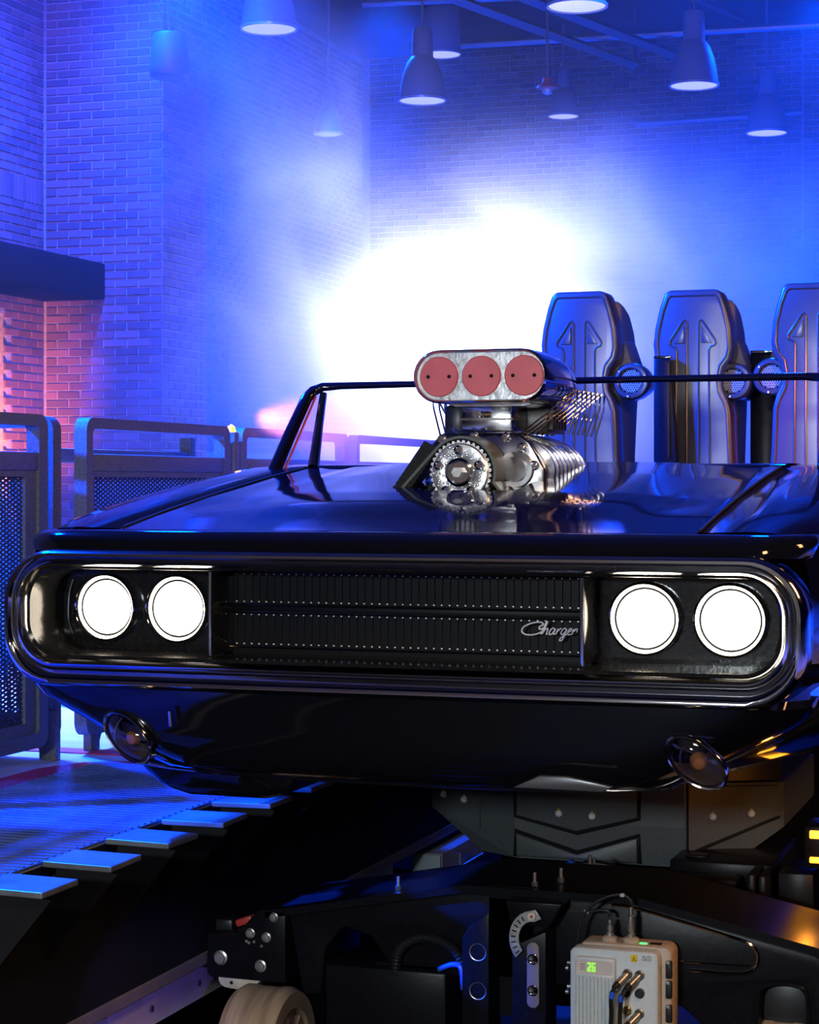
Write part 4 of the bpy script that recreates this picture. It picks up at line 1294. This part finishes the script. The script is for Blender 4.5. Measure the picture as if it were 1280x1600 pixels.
# two vertical lifting brackets with bored holes
for pts, holes in (([(-0.074, -0.29), (-0.055, -0.262), (-0.002, -0.222), (-0.002, -0.55), (-0.074, -0.55)], ((-0.031, -0.325), (-0.031, -0.425))), ([(0.060, -0.26), (0.085, -0.292), (0.15, -0.26), (0.15, -0.55), (0.060, -0.55)], ())):
    bm = B(); prism(bm, pts, 'xz', 0.85, 0.96, 0.003); br = obj('lifting_bracket', bm, 'basemetal', base, 30)
    for x, z in holes:
        bm = B(); rev(bm, [(0.023, -0.002), (0.0205, -0.001), (0.020, 0.03), (0, 0.03)], (x, 0.85, z), (0, 1, 0), 24); obj('bushing', bm, 'steel', br)
bm = B(); prism(bm, rrect(0.102, 0.134, -0.455, -0.288, 0.0155, 8), 'xz', 0.842, 0.85, 0.001); sp = obj('slot_plate', bm, 'palesteel_dim', base)
for z in (-0.33, -0.41):
    bm = B(); rev(bm, [(0.0140, -0.0015), (0.0128, -0.002), (0.0120, 0.0), (0.011, 0.0005), (0, 0.0005)], (0.118, 0.841, z), (0, 1, 0), 24); obj('bushing', bm, 'bumper', sp)
arc = [(0.118 + 0.062 * math.cos(R(a)), -0.278 + 0.072 * math.sin(R(a))) for a in range(95, 226, 13)] + [(0.118 + 0.036 * math.cos(R(a)), -0.278 + 0.044 * math.sin(R(a))) for a in range(225, 70, -13)] + [(0.142, -0.225), (0.126, -0.203)]
bm = B(); prism(bm, arc, 'xz', 0.836, 0.842, 0.0008); ab = obj('slotted_quadrant', bm, 'steel', base, 20)
bm = B(); cyl(bm, (0.118, 0.836, -0.219), (0.118, 0.828, -0.219), 0.0105, n=16); obj('pivot_bolt', bm, 'cream', ab)
bm = B(); cyl(bm, (0.118, 0.8285, -0.219), (0.118, 0.8265, -0.219), 0.004, n=12); obj('red_mark', bm, 'redplastic', ab)
bm = B()
for a in range(120, 220, 14):
    box(bm, (0.118 + 0.05 * math.cos(R(a)), 0.835, -0.278 + 0.058 * math.sin(R(a))), (0.012, 0.003, 0.003), rot=(0, R(-a), 0))
obj('scale_mark', bm, 'hole', ab)['kind'] = 'stuff'
bm = B(); box(bm, (0.03, 1.0, -0.34), (0.12, 0.1, 0.34)); obj('centre_web', bm, 'basemetal', base)
bm = B(); prism(bm, [(0.04, -0.19), (0.19, -0.19), (0.155, -0.25), (0.055, -0.25)], 'xz', 0.86, 0.95, 0.003); obj('gusset_plate', bm, 'basemetal', base)
# bolts standing on the flange
for x, y in ((0.085, 0.98), (0.135, 1.06), (-0.30, 1.0)):
    bm = B(); cyl(bm, (x, y, -0.174 - max(0, -0.1 - x) * 0.19), (x, y, -0.135 - max(0, -0.1 - x) * 0.19), 0.005, n=10); cyl(bm, (x, y, -0.172 - max(0, -0.1 - x) * 0.19), (x, y, -0.16 - max(0, -0.1 - x) * 0.19), 0.009, n=6); obj('flange_bolt', bm, 'steel', arm)
# spine carrying the turret and the cover panels
bm = B(); box(bm, (0, 2.0, -0.42), (0.5, 1.6, 0.24), 0.01); obj('spine', bm, 'basemetal', base)
bm = B(); cyl(bm, (0, 2.35, -0.30), (0, 2.35, 0.20), 0.28, n=40); obj('turret_neck', bm, 'basemetal', base)
bm = B(); prism(bm, [(-0.54, 2.07), (-0.225, 1.92), (0.295, 1.92), (0.57, 2.05), (0.57, 2.69), (-0.54, 2.69)], 'xy', -0.03, 0.208); obj('turret_blackout', bm, 'darkplastic', base)  # added black box, hides the blue-lit top of the cover
bm = B()
tp = [(-0.55, 2.05), (-0.23, 1.9), (0.30, 1.9), (0.58, 2.03), (0.58, 2.7), (-0.55, 2.7)]
md = tp
bt = [(-0.36, 1.99), (-0.23, 1.91), (0.30, 1.91), (0.42, 1.97), (0.42, 2.7), (-0.36, 2.7)]
loft(bm, [[(x, y, -0.02) for x, y in tp], [(x, y, -0.155) for x, y in md], [(x, y, -0.276) for x, y in bt]], True, True, True)
cover = obj('turret_cover', bm, 'cover', base, 0)


def fit(p, n=0.012):
    """raised panel on the front face"""
    bm = B(); prism(bm, p, 'xz', 1.9 - n, 1.905, 0.007, 2)
    return bm


obj('chevron_panel', fit([(-0.224, -0.024), (0.158, -0.024), (0.158, -0.131), (-0.032, -0.182), (-0.224, -0.142)]), 'cover', cover, 30)
obj('chevron_panel', fit([(-0.224, -0.196), (-0.032, -0.252), (0.158, -0.190), (0.158, -0.268), (-0.224, -0.268)]), 'cover', cover, 30)
bm = B()
for q in ([(-0.229, -0.02), (-0.229, -0.145), (-0.032, -0.188), (0.163, -0.134), (0.163, -0.02)], [(-0.229, -0.27), (-0.229, -0.19), (-0.032, -0.246), (0.163, -0.184), (0.163, -0.27)]):
    tube(bm, [(x, 1.8985, z) for x, z in q], 0.006, 6)
obj('panel_groove', bm, 'hole', cover)


def rface(x):
    return 1.9 + (x - 0.30) * 0.13 / 0.28


bm = B()
loft(bm, [[(x, rface(x) - 0.012, z), (x, rface(x) + 0.003, z)] for x, z in ((0.315, -0.03), (0.56, -0.03), (0.56, -0.12), (0.315, -0.226), (0.315, -0.03))], False)
v4 = [bm.verts.new((x, rface(x) - 0.012, z)) for x, z in ((0.315, -0.03), (0.56, -0.03), (0.56, -0.12), (0.315, -0.226))]
bm.faces.new(v4)
obj('side_panel', bm, 'cover', cover, 0)
bm = B(); tube(bm, [(x, rface(x) - 0.002, z) for x, z in ((0.309, -0.02), (0.309, -0.236), (0.568, -0.124))], 0.004, 6); obj('panel_groove', bm, 'hole', cover)


def lface(x):
    return 1.9 + (-0.23 - x) * 0.15 / 0.32


bm = B()
q = [(-0.545, -0.03), (-0.36, -0.03), (-0.36, -0.20), (-0.545, -0.148)]
loft(bm, [[(x, lface(x) - 0.008, z) for x, z in q], [(x, lface(x) + 0.01, z) for x, z in q]], True, True)
lp = obj('side_panel', bm, 'cover', cover, 0)
for x, z, f in ((-0.087, -0.128, lambda x: 1.888), (0.018, -0.131, lambda x: 1.888), (0.383, -0.119, lambda x: rface(x) - 0.012), (0.490, -0.112, lambda x: rface(x) - 0.012), (-0.50, -0.108, lambda x: lface(x) - 0.008), (-0.42, -0.115, lambda x: lface(x) - 0.008)):
    yy = f(x)
    bm = B(); rev(bm, [(0.011, 0.0), (0.011, 0.004), (0.0075, 0.006), (0.006, 0.002), (0, 0.002)], (x, yy, z), (0, -1, 0), 18); bo = obj('quarter_turn_fastener', bm, 'badge', cover)
    bm = B(); cyl(bm, (x + 0.001, yy - 0.002, z + 0.009), (x + 0.001, yy - 0.006, z + 0.014), 0.003, n=8); obj('fastener_tip', bm, 'yellow', bo)
# hoses in the gap under the cover
bm = B(); tube(bm, smoothpts([(0.0, 1.6, -0.29), (0.05, 1.6, -0.235), (0.11, 1.6, -0.225), (0.18, 1.6, -0.245), (0.21, 1.6, -0.29)], 8), 0.014, 10); obj('rubber_hose', bm, 'black', base)
bm = B(); tube(bm, smoothpts([(-0.02, 1.62, -0.30), (-0.012, 1.61, -0.26), (0.01, 1.6, -0.235), (0.03, 1.6, -0.225)], 6), 0.008, 8); cyl(bm, (0.005, 1.6, -0.24), (0.035, 1.6, -0.222), 0.013, n=12); obj('blue_cable', bm, 'bluecable', base)
bm = B(); tube(bm, smoothpts([(-0.20, 1.7, -0.26), (-0.215, 1.7, -0.29), (-0.20, 1.7, -0.33), (-0.16, 1.7, -0.34)], 6), 0.010, 8); obj('blue_cable', bm, 'bluecable', base)
bm = B(); box(bm, (0.062, 1.6, -0.232), (0.035, 0.02, 0.012), 0.003); obj('blue_plug', bm, 'bluecable', base)
bm = B(); cyl(bm, (0.085, 1.585, -0.26), (0.085, 1.585, -0.195), 0.006, n=10); cyl(bm, (0.098, 1.585, -0.25), (0.098, 1.585, -0.20), 0.005, n=10); obj('hose_clamp', bm, 'steel', base)
# cable duct and electrical boxes at the right
bm = B(); box(bm, (0.345, 1.66, -0.268), (0.33, 0.10, 0.045), 0.012); cyl(bm, (0.17, 1.66, -0.262), (0.20, 1.66, -0.262), 0.022, n=16); obj('cable_duct', bm, 'basemetal', base)
bm = B(); box(bm, (0.44, 1.98, -0.26), (0.30, 0.5, 0.08), 0.006); box(bm, (0.36, 1.80, -0.216), (0.06, 0.06, 0.006), 0.001); obj('junction_box', bm, 'basemetal', base)
bm = B(); box(bm, (0.555, 1.85, -0.30), (0.022, 0.56, 0.16), 0.003); box(bm, (0.585, 1.85, -0.30), (0.022, 0.54, 0.15), 0.003); obj('box_door', bm, 'basemetal', base)
bm = B(); box(bm, (0.665, 1.80, -0.33), (0.10, 0.24, 0.20), 0.003); obj('drive_enclosure', bm, 'basemetal', base)
bm = B(); box(bm, (0.745, 1.72, -0.145), (0.10, 0.16, 0.12), 0.008); ml = obj('marker_housing', bm, 'basemetal', base)
bm = B(); box(bm, (0.745, 1.637, -0.108), (0.07, 0.012, 0.022), 0.003); box(bm, (0.745, 1.637, -0.18), (0.07, 0.012, 0.016), 0.003); obj('marker_lens', bm, 'amberled', ml)
bm = B(); box(bm, (0.76, 1.75, -0.42), (0.06, 0.10, 0.44), 0.004); obj('marker_post', bm, 'basemetal', base)
light('amber_marker_glow', 'POINT', (0.80, 1.30, -0.13), None, 1.6, (1.0, 0.33, 0.03), 0.02)

# ------------------------------------------------------------------ wireless access point bolted to the arm
ap = thing('access_point', 'white ribbed wireless access point with green digits bolted to the base', 'radio box', (0.34, 0.86, -0.64))
AY = 0.80
bm = B(); prism(bm, rrect(0.236, 0.476, -0.64, -0.276, 0.022, 5), 'xz', 0.845, 0.93, 0.006, 2); back = obj('rear_casting', bm, 'apback', ap, 40)
bm = B(); prism(bm, rrect(0.226, 0.450, -0.64, -0.282, 0.016, 5), 'xz', AY, 0.85, 0.006, 3); face = obj('front_housing', bm, 'apwhite', ap, 40)
bm = B(); prism(bm, rrect(0.243, 0.345, -0.64, -0.301, 0.008, 4), 'xz', AY - 0.016, AY + 0.002, 0.004, 2); sub = obj('ribbed_cover', bm, 'apwhite', ap, 40)
for k in range(10):
    x = 0.2515 + k * 0.0096
    bm = B(); prism(bm, rrect(x - 0.0031, x + 0.0031, -0.64, -0.347, 0.003, 3), 'xz', AY - 0.0215, AY - 0.0155, 0.0012, 1); obj('rib', bm, 'apwhite', sub)
bm = B(); prism(bm, rrect(0.247, 0.339, -0.343, -0.308, 0.004, 3), 'xz', AY - 0.0168, AY - 0.0155); disp = obj('display_window', bm, 'palesteel', sub)
bm = B()
for d, rows in enumerate((("111", "001", "011", "110", "111"), ("111", "100", "111", "101", "111"))):
    for r, row in enumerate(rows):
        for c_, ch in enumerate(row):
            if ch == '1':
                box(bm, (0.2765 + d * 0.0115 + c_ * 0.0032, AY - 0.0175, -0.3155 - r * 0.0046), (0.0028, 0.001, 0.004))
obj('green_digits', bm, 'greenled', sub, 0)
bm = B()
for r in range(3):
    for c_ in range(2):
        box(bm, (0.2605 + c_ * 0.006, AY - 0.0175, -0.319 - r * 0.006), (0.0025, 0.001, 0.002))
obj('display_icons', bm, 'print', sub, 0)
bm = B(); box(bm, (0.3905, AY - 0.0008, -0.2985), (0.0175, 0.0012, 0.0175)); stk = obj('warning_sticker', bm, 'yellow', face)
bm = B()
tube(bm, [(0.3855, AY - 0.002, -0.3045), (0.3955, AY - 0.002, -0.3045), (0.3905, AY - 0.002, -0.2945)], 0.0007, 4, True)
tube(bm, [(0.3905, AY - 0.002, -0.3025), (0.3905, AY - 0.002, -0.298)], 0.0006, 4)
obj('warning_triangle', bm, 'print', stk)
bm = B()
for k, h in enumerate((0.0014, 0.0026, 0.005, 0.0026, 0.0014, 0.0026, 0.005, 0.0026, 0.0014)):
    box(bm, (0.4105 + k * 0.0029, AY - 0.0006, -0.2925), (0.0012, 0.001, h))
obj('logo_bars', bm, 'print', face, 0)


def lettering(txt, size, loc, parent, m, name='lettering'):
    cu = bpy.data.curves.new('text', 'FONT')
    cu.body = txt
    cu.size = size
    cu.align_x = 'CENTER'
    cu.extrude = 0.0003
    to = bpy.data.objects.new('text', cu)
    COL.objects.link(to)
    bpy.context.view_layer.update()
    me = bpy.data.meshes.new_from_object(to.evaluated_get(bpy.context.evaluated_depsgraph_get()))
    bpy.data.objects.remove(to)
    t = B()
    t.from_mesh(me)
    t.transform(Matrix.Translation(loc) @ Matrix.Rotation(PI / 2, 4, 'X'))
    return obj(name, t, m, parent, 0)


lettering('CISCO', 0.0088, (0.422, AY - 0.0006, -0.3025), face, 'print')
# round connectors with cables
def connector(x, z, tip, cable=None):
    b = Vector((x, AY, z))
    tp_ = Vector(tip)
    d = (tp_ - b)
    bm = B(); rev(bm, [(0.012, -0.002), (0.0125, 0.004), (0.010, 0.006), (0.010, 0.010)], b, (0, -1, 0), 20)
    cyl(bm, b, b + d * 0.75, 0.0088, 0.0092, n=18)
    for f in (0.2, 0.4, 0.6):
        cyl(bm, b + d * f, b + d * (f + 0.06), 0.0098, n=18)
    co = obj('round_connector', bm, 'steel', ap, 40)
    bm = B(); cyl(bm, b + d * 0.72, tp_, 0.0092, 0.0065, n=16); obj('connector_boot', bm, 'black', co)
    if cable:
        bm = B(); tube(bm, smoothpts([tp_ - d * 0.1] + [Vector(c) for c in cable], 6), 0.0058, 8); obj('connector_cable', bm, 'black', co)
    return co


connector(0.374, -0.338, (0.352, 0.745, -0.362), [(0.346, 0.742, -0.385), (0.344, 0.75, -0.44), (0.335, 0.755, -0.52), (0.325, 0.76, -0.64)])
connector(0.405, -0.339, (0.381, 0.745, -0.364), [(0.372, 0.742, -0.385), (0.366, 0.75, -0.44), (0.362, 0.755, -0.52), (0.36, 0.76, -0.64)])
connector(0.404, -0.435, (0.380, 0.745, -0.460), [(0.372, 0.742, -0.48), (0.369, 0.75, -0.54), (0.37, 0.755, -0.64)])
connector(0.405, -0.475, (0.388, 0.75, -0.495))
for x, z in ((0.406, -0.383), (0.372, -0.383), (0.374, -0.428), (0.374, -0.47)):
    bm = B(); rev(bm, [(0.0115, 0), (0.0115, 0.012), (0.009, 0.014), (0, 0.014)], (x, AY, z), (0, -1, 0), 18); obj('port_cap', bm, 'black' if z == -0.383 else 'brass', ap)
for x, z in ((0.349, -0.378), (0.371, -0.384)):
    bm = B(); cyl(bm, (x, 0.742, z + 0.006), (x - 0.002, 0.741, z - 0.010), 0.0068, n=12); obj('blue_light_spot', bm, 'bluecable', ap)  # blue light on the connectors, put in as blue rings
# antenna connectors on top
for x, hgt, m in ((0.312, 0.040, 'steel'), (0.366, 0.075, 'steel')):
    bm = B(); rev(bm, [(0.020, 0), (0.020, 0.010), (0.013, 0.014), (0, 0.014)], (x, 0.875, -0.276), (0, 0, 1), 24); port = obj('antenna_port', bm, 'apback', ap)
    bm = B(); rev(bm, [(0.006, 0.012), (0.011, 0.014), (0.011, 0.022), (0.007, 0.024), (0.009, 0.030), (0.009, 0.014 + hgt * 0.7), (0.006, 0.014 + hgt * 0.74), (0.006, 0.014 + hgt), (0, 0.014 + hgt)], (x, 0.875, -0.276), (0, 0, 1), 20); obj('coaxial_plug', bm, m, port)
bm = B(); tube(bm, smoothpts([(0.366, 0.875, -0.18), (0.362, 0.875, -0.168), (0.345, 0.875, -0.158), (0.31, 0.872, -0.163), (0.27, 0.868, -0.185), (0.243, 0.862, -0.22), (0.232, 0.858, -0.262), (0.225, 0.86, -0.30)], 6), 0.0042, 8); obj('antenna_cable', bm, 'black', ap)
bm = B(); tube(bm, smoothpts([(0.312, 0.875, -0.215), (0.308, 0.875, -0.203), (0.295, 0.875, -0.2), (0.26, 0.878, -0.205)], 6), 0.0045, 8); obj('antenna_cable', bm, 'black', ap)
for x, z in ((0.345, -0.157), (0.252, -0.205)):
    bm = B(); box(bm, (x, 0.868, z), (0.012, 0.010, 0.010), 0.003); obj('cable_tie', bm, 'cream', ap)
bm = B(); box(bm, (0.40, 0.865, -0.2745), (0.020, 0.008, 0.004), 0.0015); obj('status_led', bm, 'greenglow', ap)
bm = B(); box(bm, (0.43, 0.875, -0.2755), (0.03, 0.02, 0.003), 0.001); obj('vent_slot', bm, 'hole', ap)
for z in (-0.31, -0.36, -0.42):
    bm = B(); box(bm, (0.470, 0.842, z - 0.02), (0.016, 0.014, 0.045), 0.004); obj('side_latch', bm, 'black', ap)
    bm = B(); cyl(bm, (0.470, 0.838, z), (0.470, 0.828, z), 0.0045, n=10); obj('side_screw', bm, 'steel', ap)
for z in (-0.325, -0.385):
    bm = B(); cyl(bm, (0.230, 0.815, z), (0.216, 0.815, z), 0.006, n=12); cyl(bm, (0.219, 0.815, z - 0.014), (0.212, 0.815, z - 0.014), 0.007, n=12); obj('side_screw', bm, 'steel', ap)
bm = B(); box(bm, (0.34, 0.938, -0.36), (0.14, 0.024, 0.12), 0.004); obj('mounting_bracket', bm, 'basemetal', ap)

# ------------------------------------------------------------------ smoke from the haze machines
M['haze'] = haze_mat()
bm = B(); box(bm, (-2.4, 10.95, 2.96), (9.2, 15.7, 5.9))
hz = obj('stage_smoke', bm, 'haze', None, 0)
tag(hz, 'pale stage smoke glowing blue and white behind the car', 'smoke')
hz['kind'] = 'stuff'
hz.data.transform(Matrix.Translation(hz.location))
hz.location = (0, 0, 0)      # the smoke's density is laid out in room coordinates
